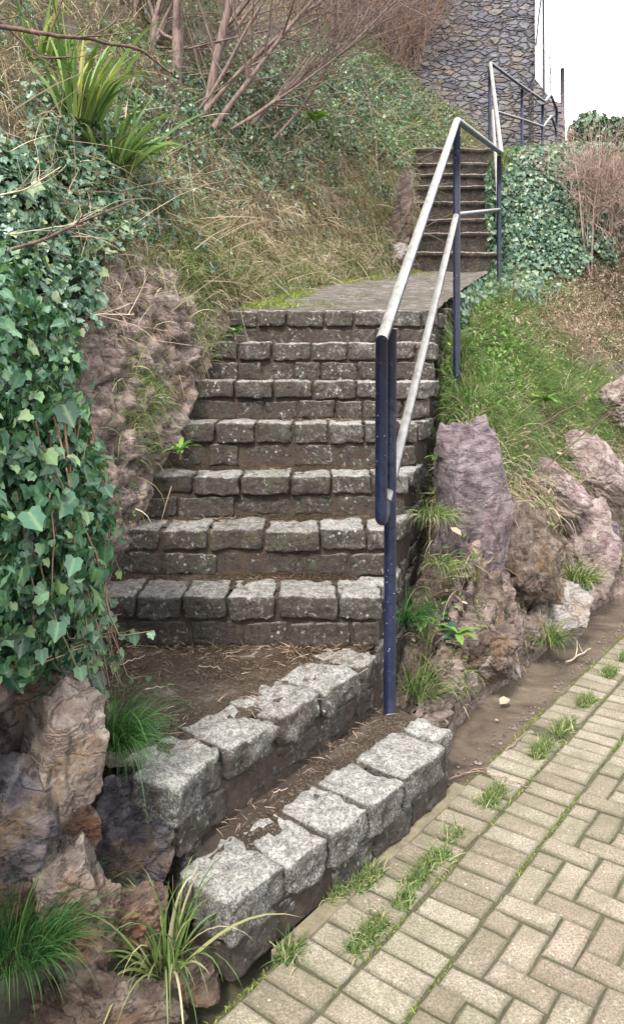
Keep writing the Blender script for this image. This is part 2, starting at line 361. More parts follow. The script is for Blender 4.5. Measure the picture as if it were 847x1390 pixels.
def box_np(c,h,ax=(1,0)):
    ax=np.array([ax[0],ax[1],0.]); ax/=np.linalg.norm(ax); ay=np.array([-ax[1],ax[0],0]); az=np.array([0,0,1.])
    V=[np.array(c)+sx*h[0]*ax+sy*h[1]*ay+sz*h[2]*az for sx in(-1,1) for sy in(-1,1) for sz in(-1,1)]
    return V,[[0,1,3,2],[4,6,7,5],[0,4,5,1],[2,3,7,6],[0,2,6,4],[1,5,7,3]]
def prism(poly,z0,z1):
    n=len(poly); V=[(x,y,z0) for x,y in poly]+[(x,y,z1) for x,y in poly]
    return np.array(V),[np.array([[i,(i+1)%n,n+(i+1)%n,n+i] for i in range(n)]),np.array([list(range(n))[::-1]]),np.array([list(range(n,2*n))])]
def rough_sheet(poly_rows, name, mat, parent=None, amp=.006, sc_=9, **k):
    """rows of points -> a gently uneven sheet"""
    A=np.array(poly_rows,float); V=A.copy(); V[...,2]+=fbm(V*sc_,4)*amp
    return mesh(name,V.reshape(-1,3),grid_faces(*A.shape[:2]),mat,parent,**k)
def interp_rows(cols, n, m):
    """cols: list of (left point,right point); resample to n x m"""
    L=np.array([c[0] for c in cols],float); Rr=np.array([c[1] for c in cols],float)
    t=np.linspace(0,len(cols)-1,n); ip=lambda A: np.stack([np.interp(t,np.arange(len(cols)),A[:,i]) for i in range(3)],-1)
    l,r=ip(L),ip(Rr); u=np.linspace(0,1,m)[None,:,None]
    return l[:,None]*(1-u)+r[:,None]*u

# ================================================================== LOWER STAIRCASE
# step k: front distance, top height, left and right end
YK=[3.0,3.3,3.6,3.95,4.3,4.65,5.0]; ZK=[.600,.795,.983,1.205,1.415,1.64,1.86]
XL=[-.80,-.76,-.71,-.655,-.60,-.565,-.50]; XR=[.275,.350,.452,.545,.660,.755,.82]
stair = empty('stone_staircase',(0,3.0,0)); tag(stair,'lower flight of rough granite sett steps climbing beside the navy handrail','staircase')
sb=None
# two splayed bottom steps
ud = np.array([.609,.793]); wd = np.array([.793,-.609])         # along the road edge, and away from the steps
def course_line(mb,a,b,z0,z1,depth,nrm_out,wmin,wmax,dirt,rough=.006,rnd=.016,inset=0.):
    a=np.array(a,float); b=np.array(b,float); L=np.linalg.norm(b-a); d=(b-a)/L; pos=0
    while pos<L-.02:
        w=random.uniform(wmin,wmax)
        if L-pos-w<wmin*.6: w=L-pos
        jd=random.uniform(-.012,.010); c=a+d*(pos+w/2)-np.array(nrm_out)*(depth/2+inset-jd)
        hh=(z1-z0)/2
        block(mb,(c[0],c[1],(z0+z1)/2+random.uniform(-.004,.004)),(w/2-random.uniform(.004,.009),depth/2,hh-.005),d,rnd,rough,dirt(pos/L)+random.uniform(-.12,.18))
        pos+=w
# step one
s1=MB(); A1=np.array([-.185,1.84]); B1=np.array([.455,2.615])
course_line(s1,A1,B1,.095,.205,.20,wd,.17,.25,lambda t:.10,.010,.02)
course_line(s1,A1+ud*.02,B1,.0,.092,.15,wd,.15,.24,lambda t:.45,.007,.014,.02)
block(s1,(-.215,1.925,.152),(.062,.055,.053),(.80,-.6),.018,.008,-.05)          # turned end block
block(s1,(-.215,1.945,.045),(.07,.055,.046),(.80,-.6),.016,.007,.6)
block(s1,(.405,2.745,.15),(.055,.07,.05),ud,.02,.008,.0)
block(s1,(.385,2.755,.05),(.06,.08,.046),ud,.016,.007,.3)
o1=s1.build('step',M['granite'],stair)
o1['label']='bottom splayed step of pale weathered granite blocks'
# platform step
s2=MB(); A2=np.array([-.365,2.015]); B2=np.array([.262,2.90])
d2=(B2-A2)/np.linalg.norm(B2-A2); n2=np.array([d2[1],-d2[0]])
course_line(s2,A2,B2,.298,.405,.20,n2,.2,.27,lambda t:.42-.2*(t<.3),.012,.022)
course_line(s2,A2+d2*.03,B2,.2,.292,.15,n2,.18,.26,lambda t:.95,.008,.014,.018)
block(s2,(-.385,2.075,.35),(.07,.075,.053),(.92,-.39),.02,.009,.1)
block(s2,(-.375,2.10,.245),(.065,.07,.045),(.92,-.39),.015,.009,.95)
block(s2,(-.36,2.13,.145),(.06,.07,.05),(.92,-.39),.015,.008,1.1)
block(s2,(-.345,2.14,.045),(.06,.07,.05),(.92,-.39),.015,.008,1.1)
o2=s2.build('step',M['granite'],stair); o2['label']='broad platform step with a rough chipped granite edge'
# fills: step one tread gutter and platform top
f1=MB()
f1.add(*prism([(-.24,1.96),(-.10,1.99),(.46,2.66),(.40,2.86),(.27,3.05),(-.40,2.20)],.0,.178))
f1.add(*prism([(-.40,2.10),(-.30,2.14),(.26,2.95),(.27,3.05),(-.95,3.05),(-.95,2.3),(-.5,2.1)],.001,.36))
f1.build('mortar_core',M['mortar'],stair,smooth=False)
plat=interp_rows([((-.55,2.10,.396),(-.39,2.14,.388)),((-.72,2.35,.400),(-.25,2.35,.390)),((-.92,2.65,.402),(-.02,2.66,.391)),((-1.05,2.9,.406),(.16,2.90,.393)),((-1.05,3.03,.406),(.25,3.03,.398))],60,60)
rough_sheet(plat,'platform_surface',M['wet'],stair,.008,5)
tr=interp_rows([((-.27,2.02,.200),(-.17,1.99,.186)),((.28,2.93,.200),(.37,2.80,.186))],50,14)
rough_sheet(tr,'tread_bed',M['wet'],stair,.008,9)
# the seven upper risers
for k in range(7):
    y,z=YK[k],ZK[k]; zb = .40 if k==0 else ZK[k-1]; mid=zb+(z-zb)*.48; s=MB()
    dirt=lambda t,k=k:(.80-.62*t if k<2 else .68-.40*t)
    yl=y+random.uniform(-.01,.01)
    course_line(s,(XL[k]-.08,yl),(XR[k],y),mid+.003,z,.24,(0,-1),.17,.25,dirt,.007,.016)
    course_line(s,(XL[k]-.08,yl),(XR[k]-.006,y),zb-.01,mid-.003,.15,(0,-1),.15,.27,lambda t,k=k:(.98 if k<3 else .72)-.2*t,.007,.014,.016)
    # return blocks on the open right-hand side
    yn = YK[k+1] if k<6 else 5.35
    dirx=np.array([XR[min(k+1,6)]-XR[k] if k<6 else .10,(yn-y)]); dl=np.linalg.norm(dirx); dd=dirx/dl; nn=(dd[1],-dd[0])
    course_line(s,np.array([XR[k],y+.005])+dd*.165,np.array([XR[k],y])+dd*(dl+.17),mid+.003,z-.004,.14,nn,.13,.22,lambda t:.3,.006,.014)
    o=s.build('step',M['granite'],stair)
    core=MB(); yend=5.5
    core.add(*prism([(XL[k]-.3,y+.03),(XR[k]-.03,y+.03),(XR[k]+dd[0]*.35-.02,y+.35),(XR[k]-.02+.1,yend),(XL[k]-.3,yend)] if k==6 else
                    [(XL[k]-.3,y+.03),(XR[k]-.03,y+.03),(XR[k]+dd[0]*.45-.03,y+.45*1),(XL[k]-.3,y+.45)],zb-.02,z-.022))
    core.build('mortar_core',M['mortar'],stair,smooth=False)
    t0=interp_rows([((XL[k]-.2,y+.12,z-.016),(XR[k]-.12,y+.12,z-.016)),((XL[k]-.2,yn+.03,z-.004),(XR[k]+dirx[0]-.14,yn+.03,z-.003))],12,60)
    if k<6: rough_sheet(t0,'tread_bed',M['wet'],stair,.007,12)
# side wall of coursed stones below the steps on the right
sw=MB(); P0=np.array([.262,3.01]); P1=np.array([.93,5.36]); dl=(P1-P0); Ls=np.linalg.norm(dl); dl/=Ls; nn=np.array([dl[1],-dl[0]])
for r in range(18):
    z0=-.02+r*.1; zc=z0+.05; a=0
    # the wall is as high as the step beside it, less that step's own two courses
    for q in range(7):
        zt = (.40 if q==0 else ZK[q-1])
        if z0+.1<=zt+.02: break
    else: q=7
    if q>=7: continue
    ys=YK[q]; st=max(0,(ys-3.0)/dl[1]-.02)
    course_line(sw,P0+dl*(st+random.uniform(0,.03)),P1,z0+.002,z0+.098,.13,nn,.12,.2,lambda t:.42,.006,.014,.006)
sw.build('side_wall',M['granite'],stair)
cw=MB(); cw.add(*prism([tuple(P0-nn*.03+dl*.03),tuple(P1-nn*.03),(P1[0]-.3,P1[1]+.1),(.2,3.2)],-.02,.39)); 
for k in range(6):
    q0=np.array([XR[k],YK[k]]); cw.add(*prism([tuple(q0-nn*.04+dl*.36),tuple(P1-nn*.04),(P1[0]-.35,P1[1]+.1),(q0[0]-.1,q0[1]+.5)],.3,ZK[k]-.03-.002*k))
cw.build('mortar_core',M['mortar'],stair,smooth=False)

# ================================================================== GROUND, GUTTER, PAVING
G0=np.array([.469,2.656])
def uw(u,w,z=0.): q=G0+ud*u+wd*w; return np.array([q[0],q[1],z])
mesh('ground',[(-220,-200,-.06),(220,-200,-.06),(220,240,-.06),(-220,240,-.06)],[[0,1,2,3]],M['soil'],smooth=False)['kind']='structure'
bed=MB(); a_,b_=np.meshgrid(np.linspace(-4,11,160),np.linspace(.0,5,60),indexing='ij')
Vb=np.stack([G0[0]+ud[0]*a_+wd[0]*b_,G0[1]+ud[1]*a_+wd[1]*b_,-.004+0*a_],-1); Vb[...,2]+=fbm(Vb*7,3)*.003
bed.add(Vb.reshape(-1,3),grid_faces(160,60)); bed.build('joint_sand',M['joint'])['kind']='structure'
pv=MB()
def paver(u,w,lu,lw,red):
    c=uw(u+lu/2,w+lw/2); g=.0030; n=4
    hu,hw=lu/2-g*random.uniform(.8,1.3),lw/2-g*random.uniform(.8,1.3)
    rings=[]; e=[0.,0.0,.5,1.,1.]
    def ring(au,aw,z): return [(-au,-aw,z),(0,-aw,z),(au,-aw,z),(au,0,z),(au,aw,z),(0,aw,z),(-au,aw,z),(-au,0,z)]
    pts=ring(hu,hw,-.03)+ring(hu,hw,-.005)+ring(hu-.0045,hw-.0045,-.0005)+ring(hu-.018,hw-.018,0)+[(0,0,0)]
    pts=np.array(pts); k=random.uniform(0,99); pts[:,:2]+=np.stack([perlin(pts*30+k),perlin(pts*30+k+7)],-1)*.0045*(pts[:,2:]>-.02)
    tl=(random.gauss(0,.014),random.gauss(0,.018)); dz=random.gauss(0,.0022)
    pts[:,2]+=pts[:,0]*tl[0]+pts[:,1]*tl[1]+dz
    rot=random.gauss(0,.018); cr,sr=math.cos(rot),math.sin(rot); x=pts[:,0]*cr-pts[:,1]*sr; y=pts[:,0]*sr+pts[:,1]*cr
    W=np.stack([c[0]+ud[0]*x+wd[0]*y,c[1]+ud[1]*x+wd[1]*y,pts[:,2]+.002],-1)
    q=[[r*8+i,r*8+(i+1)%8,(r+1)*8+(i+1)%8,(r+1)*8+i] for r in range(3) for i in range(8)]
    tri=[[24+i,24+(i+1)%8,32] for i in range(8)]
    q=[f[::-1] for f in q]; tri=[f[::-1] for f in tri]
    pv.add(W,[q,tri],rnd=random.random(),red=red,edge=np.array([1.]*16+[.75]*8+[0.]*9))
def redness(u,w):
    p=uw(u,w); x,y=proj(p); return float(np.clip(sstep(0,1,1-math.hypot((x-760)/190,(y-1290)/150))*.4+random.gauss(0,.08)-.02,0,.6))
S_=.082
for r in range(2):
    u=-3.
    while u<8.:
        lu=S_*1.03; paver(u,.006+r*.171,lu,.166,redness(u,.2)*.5); u+=lu
for i in range(-40,100):
    for j in range(-1,38):
        d=(i-j)%4; u=i*S_; w=.348+j*S_
        if u<-2.6 or w>3.4: continue
        if j==-1:
            if d==3: paver(u,.348,S_,S_,redness(u,w))
            continue
        if d==0: paver(u,w,2*S_,S_,redness(u,w))
        elif d==3: paver(u,w,S_,2*S_,redness(u,w))
pv.build('pavement',M['paver'],smooth=False)['kind']='structure'
gt=[[uw(u,w-.0,-.006-.008*math.sin(math.pi*min(1,(w+.62)/.62))) for w in np.linspace(-.62,.004,16)] for u in np.linspace(-.06,8,160)]
o=rough_sheet(gt,'gutter',M['gutter'],None,.004,3); o['kind']='structure'
cs=MB(); cs.add(*prism([tuple(uw(-.9,-.03)[:2]),tuple(uw(-.9,.018)[:2]),tuple(uw(.1,.018)[:2]),tuple(uw(.1,-.03)[:2])],-.02,.006)); cs.build('concrete_strip',M['concrete'],smooth=False)['kind']='structure'

# ================================================================== LANDING, UPPER FLIGHT, TOP PATH
def zland(y): return 1.86+(y-5.0)*.2
cols=[((-.62,5.045,1.80),(.80,5.045,1.80)),((-.62,5.055,1.856),(.80,5.055,1.857)),((-.55,5.4,zland(5.4)),(.93,5.4,zland(5.4))),((-.3,6,zland(6)),(1.12,6,zland(6))),((.0,7,zland(7)),(1.45,7,zland(7))),((.6,8,zland(8)),(1.80,8,zland(8))),((.9,8.6,zland(8.5)),(2.0,8.6,zland(8.5)))]
o=rough_sheet(interp_rows(cols,110,60),'path',M['landing'],None,.018,4); o['kind']='structure'
lw=MB(); lws=[np.array([.94,5.38]),np.array([1.14,6.0]),np.array([1.47,7.0]),np.array([1.83,8.05])]
for a,b in zip(lws[:-1],lws[1:]):
    zt=zland((a[1]+b[1])/2)
    d=(b-a)/np.linalg.norm(b-a)
    for r in range(5):
        course_line(lw,a,b,zland(a[1])-.03-.1*(r+1),zland(a[1])-.03-.1*r,.14,(d[1],-d[0]),.14,.24,lambda t:.5,.007,.014)
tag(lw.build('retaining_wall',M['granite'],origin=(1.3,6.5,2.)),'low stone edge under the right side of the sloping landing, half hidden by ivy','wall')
ust = empty('stone_staircase',(1.5,8.4,2.5)); tag(ust,'upper flight of dark narrow stone steps beyond the sloping landing','staircase')
ytops=[343,318,296.5,274,254,236,221,203]
for k in range(8):
    D=8.4+.28*k; z=E+(YH-ytops[k])/F*D; zb=2.50 if k==0 else E+(YH-ytops[k-1])/F*(D-.28)
    xl=(566-CX)/F*D-.10; xr=(676-CX)/F*D
    n=70; yy=np.linspace(0,1,14)
    # profile of riser and tread, swept across, uneven
    prof=[(.0,zb-.05),(.0,zb),(.0,(zb+z)/2),(-.004,z-.05),(-.022,z-.040),(-.028,z-.015),(-.012,z),(.05,z+.002),(.15,z),(.34,z)]
    xs=np.linspace(xl,xr,n); V=np.zeros((len(prof),n,3))
    for i,(py,pz) in enumerate(prof): V[i,:,0]=xs; V[i,:,1]=D+py; V[i,:,2]=pz
    V[...,1]+=fbm(V*6+k*5,4)*.022; V[...,2]+=fbm(V*4+k*3+9,3)*.012+.012*math.sin(k*2.)
    mesh('step',V.reshape(-1,3),grid_faces(len(prof),n),M['sdark'],ust)
    Vn=V[5:8].copy(); Vn[...,1]-=.004; Vn[...,2]+=.004
    mesh('nosing',Vn.reshape(-1,3),grid_faces(3,n),M['nose'],ust)
    Vs,Fs=prism([(xr-.02,D+.03),(xr+.02,D+.02),(xr+.06,D+.5),(xr-.02,D+.5)],1.9,z-.02); 
    if k==7: mesh('side_wall',Vs,Fs,M['sdark'],ust,smooth=False)
tp=interp_rows([((1.3,10.55,4.42),(2.7,10.55,4.42)),((1.7,11.1,4.45),(3.4,11.0,4.45)),((2.6,12.2,4.5),(4.6,11.8,4.5)),((3.4,13.2,4.5),(6.5,12.8,4.5))],40,30)
o=rough_sheet(tp,'path',M['landing'],None,.02,3); o['kind']='structure'
kb=MB(); 
for r,(z0,z1,off) in enumerate([(4.42,4.63,0.),(4.64,4.80,.28)]):
    course_line(kb,(2.75+off*.3,11.25+off),(4.5,12.3+off),z0,z1,.3,(.51,-.86),.3,.5,lambda t:1.1,.01,.02)
tag(kb.build('stone_step',M['sdark'],origin=(3.5,11.8,4.4)),'dark low stone steps crossing behind the top railings at the foot of the rubble wall','step')

# ================================================================== LEFT BANK
foot=np.array([(-.95,.6,0),(-.90,1.3,0),(-.80,1.75,0),(-.78,1.98,0.02),(-.80,2.12,.22),(-.86,2.28,.36),(-.92,2.52,.38),(-.98,2.8,.40),(-.96,2.95,.42),(-.87,3.05,.5),(-.80,3.3,.75),(-.75,3.6,.95),(-.69,3.95,1.15),(-.63,4.3,1.37),(-.60,4.65,1.6),(-.52,5.0,1.80),(-.42,5.3,1.88),(-.15,6,2.04),(.19,7,2.24),(.80,8,2.44),(1.10,8.4,2.52),(1.22,9.4,3.4),(1.38,10.4,4.38),(1.72,10.95,4.42),(2.4,11.7,4.5),(3.3,12.6,4.5)])
FS_=np.concatenate([[0],np.cumsum(np.linalg.norm(np.diff(foot[:,:2],axis=0),axis=1))])
nk={.6:(-1,-.2),2.1:(-1,-.15),3.0:(-1,.05),5.0:(-1,.12),6.:(-.93,.37),8.4:(-.93,.37),9.4:(-.97,.25),10.4:(-.9,.4),10.95:(-.72,.7),11.7:(-.45,.9),12.6:(-.3,.95)}
pk={.6:[(0,0),(.02,.4),(-.04,.8),(-.03,1.25),(.16,1.62),(1.,1.75),(2.4,2.1),(3.4,2.5),(5,3.)],
 2.1:[(0,0),(.02,.35),(-.04,.75),(-.03,1.15),(.14,1.50),(.9,1.65),(2.4,2.3),(3.4,2.7),(5,3.2)],
 2.6:[(0,0),(.06,.3),(.07,.6),(.12,.9),(.34,1.22),(1.1,1.75),(2.3,2.6),(3.4,3.1),(5,3.8)],
 3.2:[(0,0),(.10,.4),(.22,.8),(.38,1.15),(.75,1.55),(1.2,2.05),(2.2,2.9),(3.4,3.8),(5,4.6)],
 4.0:[(0,0),(.13,.5),(.36,.9),(.62,1.25),(1.0,1.8),(1.6,2.4),(2.5,3.3),(3.6,4.2),(5.5,5.2)],
 5.0:[(0,0),(.20,.45),(.45,.8),(.8,1.2),(1.2,1.8),(1.8,2.5),(2.7,3.5),(3.8,4.4),(6,5.6)],
 6.0:[(0,0),(.28,.22),(.6,.65),(1.0,1.25),(1.5,2.0),(2.1,2.8),(2.9,3.8),(4.0,4.8),(6,6.)],
 8.0:[(0,0),(.18,.35),(.45,.8),(.8,1.4),(1.2,2.1),(1.8,3.0),(2.6,4.0),(3.6,5.),(5.5,6.)],
 9.4:[(0,0),(.16,.4),(.5,.9),(.9,1.5),(1.4,2.2),(2.,3.1),(2.8,4.1),(3.8,5.),(5.5,6.)],
 10.95:[(0,0),(.2,.25),(.45,.6),(.8,1.1),(1.2,1.6),(1.8,2.3),(2.6,3.4),(3.6,4.5),(5.,5.6)],
 12.6:[(0,0),(.2,.2),(.45,.5),(.8,.9),(1.2,1.2),(1.8,1.6),(2.6,2.),(3.6,2.2),(5.,2.4)]}
yk=np.array(sorted(nk)); NK=np.array([nk[q] for q in yk],float); pyk=np.array(sorted(pk)); PK=np.array([pk[q] for q in pyk],float)
s_samples=np.concatenate([np.linspace(0,np.interp(5.6,foot[:,1],FS_),300),np.linspace(np.interp(5.6,foot[:,1],FS_),FS_[-1],170)[1:]])
nv=190; vv=np.linspace(0,1,nv)**1.25*8
fx=np.stack([np.interp(s_samples,FS_,foot[:,i]) for i in range(3)],-1)
for _ in range(4): fx[1:-1]=(fx[:-2]+2*fx[1:-1]+fx[2:])/4
nr=np.stack([np.interp(fx[:,1],yk,NK[:,i]) for i in range(2)],-1); nr/=np.linalg.norm(nr,axis=1)[:,None]
LB=np.zeros((len(s_samples),nv,3))
for i in range(len(s_samples)):
    pr=np.stack([[np.interp(fx[i,1],pyk,PK[:,c,a]) for a in (0,1)] for c in range(9)])
    lat=np.interp(vv,np.arange(9),pr[:,0]); hh=np.interp(vv,np.arange(9),pr[:,1])
    for _ in range(3): lat[1:-1]=(lat[:-2]+2*lat[1:-1]+lat[2:])/4; hh[1:-1]=(hh[:-2]+2*hh[1:-1]+hh[2:])/4
    LB[i,:,0]=fx[i,0]+nr[i,0]*lat; LB[i,:,1]=fx[i,1]+nr[i,1]*lat; LB[i,:,2]=fx[i,2]+hh-.03
def gnormals(G):
    a=np.gradient(G,axis=0); b=np.gradient(G,axis=1); n=np.cross(a,b); n/=np.linalg.norm(n,axis=-1,keepdims=True)+1e-9; return n
def blob(x,y,cx,cy,rx,ry,p=2): return np.exp(-(((x-cx)/rx)**2+((y-cy)/ry)**2)**(p/2))
nb=gnormals(LB); 
if nb[100,60,0]<0: nb=-nb
px,py=proj(LB)
D_=LB[...,1]
rockm=np.clip(1.5*blob(px,py,215,530,98,205,4)+1.2*blob(px,py,150,640,70,240,4)+ (py>860)*1.+blob(px,py,545,300,28,60,4)*.9-.0,0,1)*(D_<10)
rk0=np.clip(1.6*blob(px,py,215,540,95,200,4)+1.5*blob(px,py,150,640,75,250,4),0,1)*(D_>2.6)
rockm=np.clip(rockm+fbm(LB*4,3)*.25*(rockm>.03),0,1)
f1_,f21,cid=worley(LB*np.array([7,7,9])+fbm(LB*3,2)[...,None]*.8)
cr=fbm(LB*np.array([5,5,7]),4,ridged=True)
disp=rockm*((cid-.5)*.07+np.minimum(f21,.25)*.12+cr*.03)+(1-rockm)*(fbm(LB*1.6+3,4)*.13)+fbm(LB*.8+8,2)*.06
edge=sstep(0,6,np.arange(nv))[None,:]
LB+=nb*(disp*(.25+.75*edge))[...,None]
o=mesh('hillside',LB.reshape(-1,3),grid_faces(len(s_samples),nv)[:,::-1],M['bank'],attrs=dict(rock=rockm.ravel())); o['kind']='structure'

# ================================================================== RIGHT BANK
gx=np.linspace(.2,9,300)**1.0; 
X_=np.concatenate([np.linspace(.15,3.2,230),np.linspace(3.2,12,90)[1:]]); Y_=np.concatenate([np.linspace(2.75,6.2,250),np.linspace(6.2,12.5,190)[1:]])
XX,YY=np.meshgrid(X_,Y_,indexing='ij')
fo=np.array([(.43,2.70),(.47,2.95),(.69,3.38),(1.10,3.90),(1.62,4.66),(2.12,5.20),(3.2,6.6),(5.5,9.6),(8,12.8)])
def foot_d(X,Y):
    best=np.full(X.shape,1e9); sg=np.zeros(X.shape)
    for a,b in zip(fo[:-1],fo[1:]):
        d=b-a; L=np.linalg.norm(d); d=d/L; t=np.clip((X-a[0])*d[0]+(Y-a[1])*d[1],0,L)
        qx,qy=a[0]+d[0]*t,a[1]+d[1]*t; dist=np.hypot(X-qx,Y-qy); s=np.sign(-(X-qx)*d[1]+(Y-qy)*d[0])
        m=dist<best; best=np.where(m,dist,best); sg=np.where(m,s,sg)
    return best*sg
dF=foot_d(XX,YY)
ZR=np.interp(dF,[-.3,-.02,0,.05,.18,.46,.72,1.0,1.3,1.6,3,6],[-.12,-.06,-.02,.25,.78,1.20,1.52,1.88,2.15,2.35,2.6,3.0])
face=sstep(0,1,(YY-(8.15+.10*(XX-2)))/1.25)
ZR=np.where(face>0,ZR*(1-face)+face*(4.02+np.clip((YY-9.5)*.34,-.2,.45)),ZR)
ZR=ZR-(sstep(3.4,7,XX)*face)*.0
rr=np.clip(1.2*(dF<.40)*(YY<6)+0.,0,1)
PR=np.stack([XX,YY,ZR],-1); 
pxr,pyr=proj(PR)
rrm=np.clip(sstep(.66,.42,dF+fbm(PR*3,3)*.12)*(YY<7.5),0,1)
f1_,f21,cid=worley(PR*np.array([6,6,6])+fbm(PR*3,2)[...,None]*.8,5)
PR[...,2]+=(1-rrm)*(fbm(PR*1.7+5,4)*.10)*sstep(0,.3,dF)
nrr=gnormals(PR)
if nrr[100,100,2]<0: nrr=-nrr
PR+=nrr*(rrm*((cid-.5)*.09+np.minimum(f21,.25)*.10+fbm(PR*np.array([7,7,11]),5,.6,ridged=True)*.028)*sstep(-.01,.05,dF))[...,None]
# keep it below the stairs, the landing and the upper flight
side=np.interp(YY,[2.7,3,5,5.4,6,7,8.05,8.4,10.4,11,13],[.26,.25,.80,.92,1.10,1.43,1.80,1.95,2.42,3.2,4.8])
cap=np.interp(YY,[2.7,3.0,5.0,8.4,10.4,13],[.0,.3,1.55,2.2,3.9,4.3])
w=sstep(.10,-.02,XX-side); PR[...,2]=np.where(w>0,PR[...,2]*(1-w)+np.minimum(PR[...,2],cap-.25)*w,PR[...,2])
wcap=np.interp(YY,[2.7,3.0,3.3,3.59,4.14,4.88,5.1,5.3,5.6],[-.08,-.03,.02,.16,.48,.93,1.3,1.6,9.])+np.maximum(XX-side-.01,0)*np.interp(YY,[2.9,3.3,3.8,4.5],[.5,1.2,2.0,2.4]); wcap=wcap+fbm(PR*4+2,3)*.05
PR[...,2]=np.where(YY<5.6,np.minimum(PR[...,2],wcap),PR[...,2])
near=sstep(.55,.05,XX-side)*(YY>4.9)*(YY<8.2); PR[...,2]=PR[...,2]*(1-near)+np.minimum(PR[...,2],zland(YY)-.22)*near
o=mesh('hillside',PR.reshape(-1,3),grid_faces(len(X_),len(Y_)),M['bank'],attrs=dict(rock=rrm.ravel())); o['kind']='structure'

def unit(a): return a/(np.linalg.norm(a,axis=-1,keepdims=True)+1e-9)
# ================================================================== ROCKS
import bmesh
_bm=bmesh.new(); bmesh.ops.create_icosphere(_bm,subdivisions=6,radius=1); ICO=np.array([v.co[:] for v in _bm.verts]); ICF=np.array([[v.index for v in f.verts] for f in _bm.faces]); _bm.free()
_bm=bmesh.new(); bmesh.ops.create_icosphere(_bm,subdivisions=5,radius=1); ICO5=np.array([v.co[:] for v in _bm.verts]); ICF5=np.array([[v.index for v in f.verts] for f in _bm.faces]); _bm.free()
def rot3(rx,ry,rz):
    cx,sx,cy,sy,cz,sz=math.cos(rx),math.sin(rx),math.cos(ry),math.sin(ry),math.cos(rz),math.sin(rz)
    return np.array([[cz,-sz,0],[sz,cz,0],[0,0,1]])@np.array([[cy,0,sy],[0,1,0],[-sy,0,cy]])@np.array([[1,0,0],[0,cx,-sx],[0,sx,cx]])
def rock(c,size,rot,seed,mat,label,planes=13,det=.10,strata=.0,fine=True,group=None,name='rock',boxy=False):
    planes+=6; det*=.8; r=np.random.default_rng(seed); Vd,Ff=(ICO,ICF) if fine else (ICO5,ICF5)
    rad=np.full(len(Vd),1.15)
    if boxy:
        for n in ((1,0,0),(-1,0,0),(0,-1,0),(0,1,0),(.1,-.2,1),(0,0,-1)):
            n=unit(np.array(n)+r.normal(size=3)*.12); dt=Vd@n; rad=np.where(dt>.05,np.minimum(rad,.66/np.maximum(dt,.05)),rad*1.0)
    for _ in range(planes):
        n=r.normal(size=3); n/=np.linalg.norm(n); d=r.uniform(.60,.90)+(.12 if boxy else 0); dt=Vd@n
        rad=np.where(dt>.05,np.minimum(rad,d/np.maximum(dt,.05)),rad)
    V=Vd*rad[:,None]; s=r.uniform(0,60,3)
    f1,f2,cd=worley(V*2.2+s,seed)
    k=fbm(V*2.0+s,5,.55)*det*1.3+fbm(V*5+s,4,.6,ridged=True)*det*.35+(np.minimum(f2,.22)-.1)*det*1.8+(cd-.5)*det*.9
    lay=V@unit(r.normal(size=3)*np.array([.6,.6,1])+np.array([.3,.2,.5]))*6.5+fbm(V*1.5+s,3)*.55; hs_=r.random(64)-.5
    fl=np.floor(lay).astype(int); fr=np.clip((lay-fl)*7,0,1); k=k+(hs_[(fl-1)%64]*(1-fr)+hs_[fl%64]*fr)*(.10+.08*strata)
    lay=V@unit(r.normal(size=3))*4.2+fbm(V*2+s+4,3)*.5; fl=np.floor(lay).astype(int); fr=np.clip((lay-fl)*9,0,1); k=k+(hs_[(fl+19)%64]*(1-fr)+hs_[(fl+20)%64]*fr)*.09
    if strata:
        q=V@np.array([.45,.35,1.])*9; k=k+fbm(np.stack([q*.6,V[:,0]*2,V[:,1]*2],-1),3)*strata*.035
    V=V*(1+k)[:,None]
    W=(V*np.array(size))@rot3(*rot).T+np.array(c)
    o=mesh(name,W,Ff,mat,origin=tuple(c)); return tag(o,label,'rock',group)
# right outcrop
rock(P(643,712,3.76),(.215,.21,.64),(.10,-.06,.25),21,M['purple'],'big upright purple rock slab with swirling folded layers beside the stairs',5,.05,.7,boxy=True)
rock(P(628,840,3.66),(.22,.18,.27),(0,.3,.3),22,M['brown'],'dark brown wet rock below the folded purple slab',12,.13,.6)
rock(P(708,765,3.98),(.27,.22,.38),(.1,-.45,.5),23,M['brown'],'jagged brown layered rock right of the purple slab',11,.16,1.)
rock(P(655,875,3.52),(.17,.15,.15),(0,.1,.2),24,M['brown'],'brown lump of rock at the gutter under the broad-leaved seedling',11,.15,.4)
rock(P(688,890,3.60),(.055,.06,.13),(.1,-.4,.2),25,M['pale'],'small pointed cream stone at the inner edge of the wet gutter',10,.12,0,False)
rock(P(662,900,3.44),(.075,.06,.06),(0,.2,.3),31,M['pink'],'low pinkish stone beside the pointed cream stone',10,.14,0,False)
rock(P(633,925,3.28),(.06,.05,.045),(0,.2,.6),32,M['pink'],'fist-sized pink stone in the grass near the handrail foot',10,.14,0,False)
rock(P(765,832,4.12),(.19,.13,.16),(.1,.35,.5),26,M['pale'],'smooth whitish rock jutting over the gutter',9,.07,.3)
rock(P(722,850,3.95),(.11,.10,.12),(0,.4,.2),33,M['tan'],'tan rock between brown layered rock and the whitish one',11,.13,.3)
rock(P(793,745,4.65),(.22,.18,.30),(.0,.1,.4),27,M['pink'],'tall pink and mauve boulder at the right by the gutter',10,.09,.2)
rock(P(824,735,4.9),(.10,.12,.12),(.3,.1,.1),34,M['purple'],'rounded mauve stone leaning on the right side of the pink boulder',8,.05,.2)
rock(P(738,655,4.5),(.24,.17,.17),(.1,.5,.2),28,M['pink'],'dull pink rock half under grass above the brown layered rock',11,.13,.3)
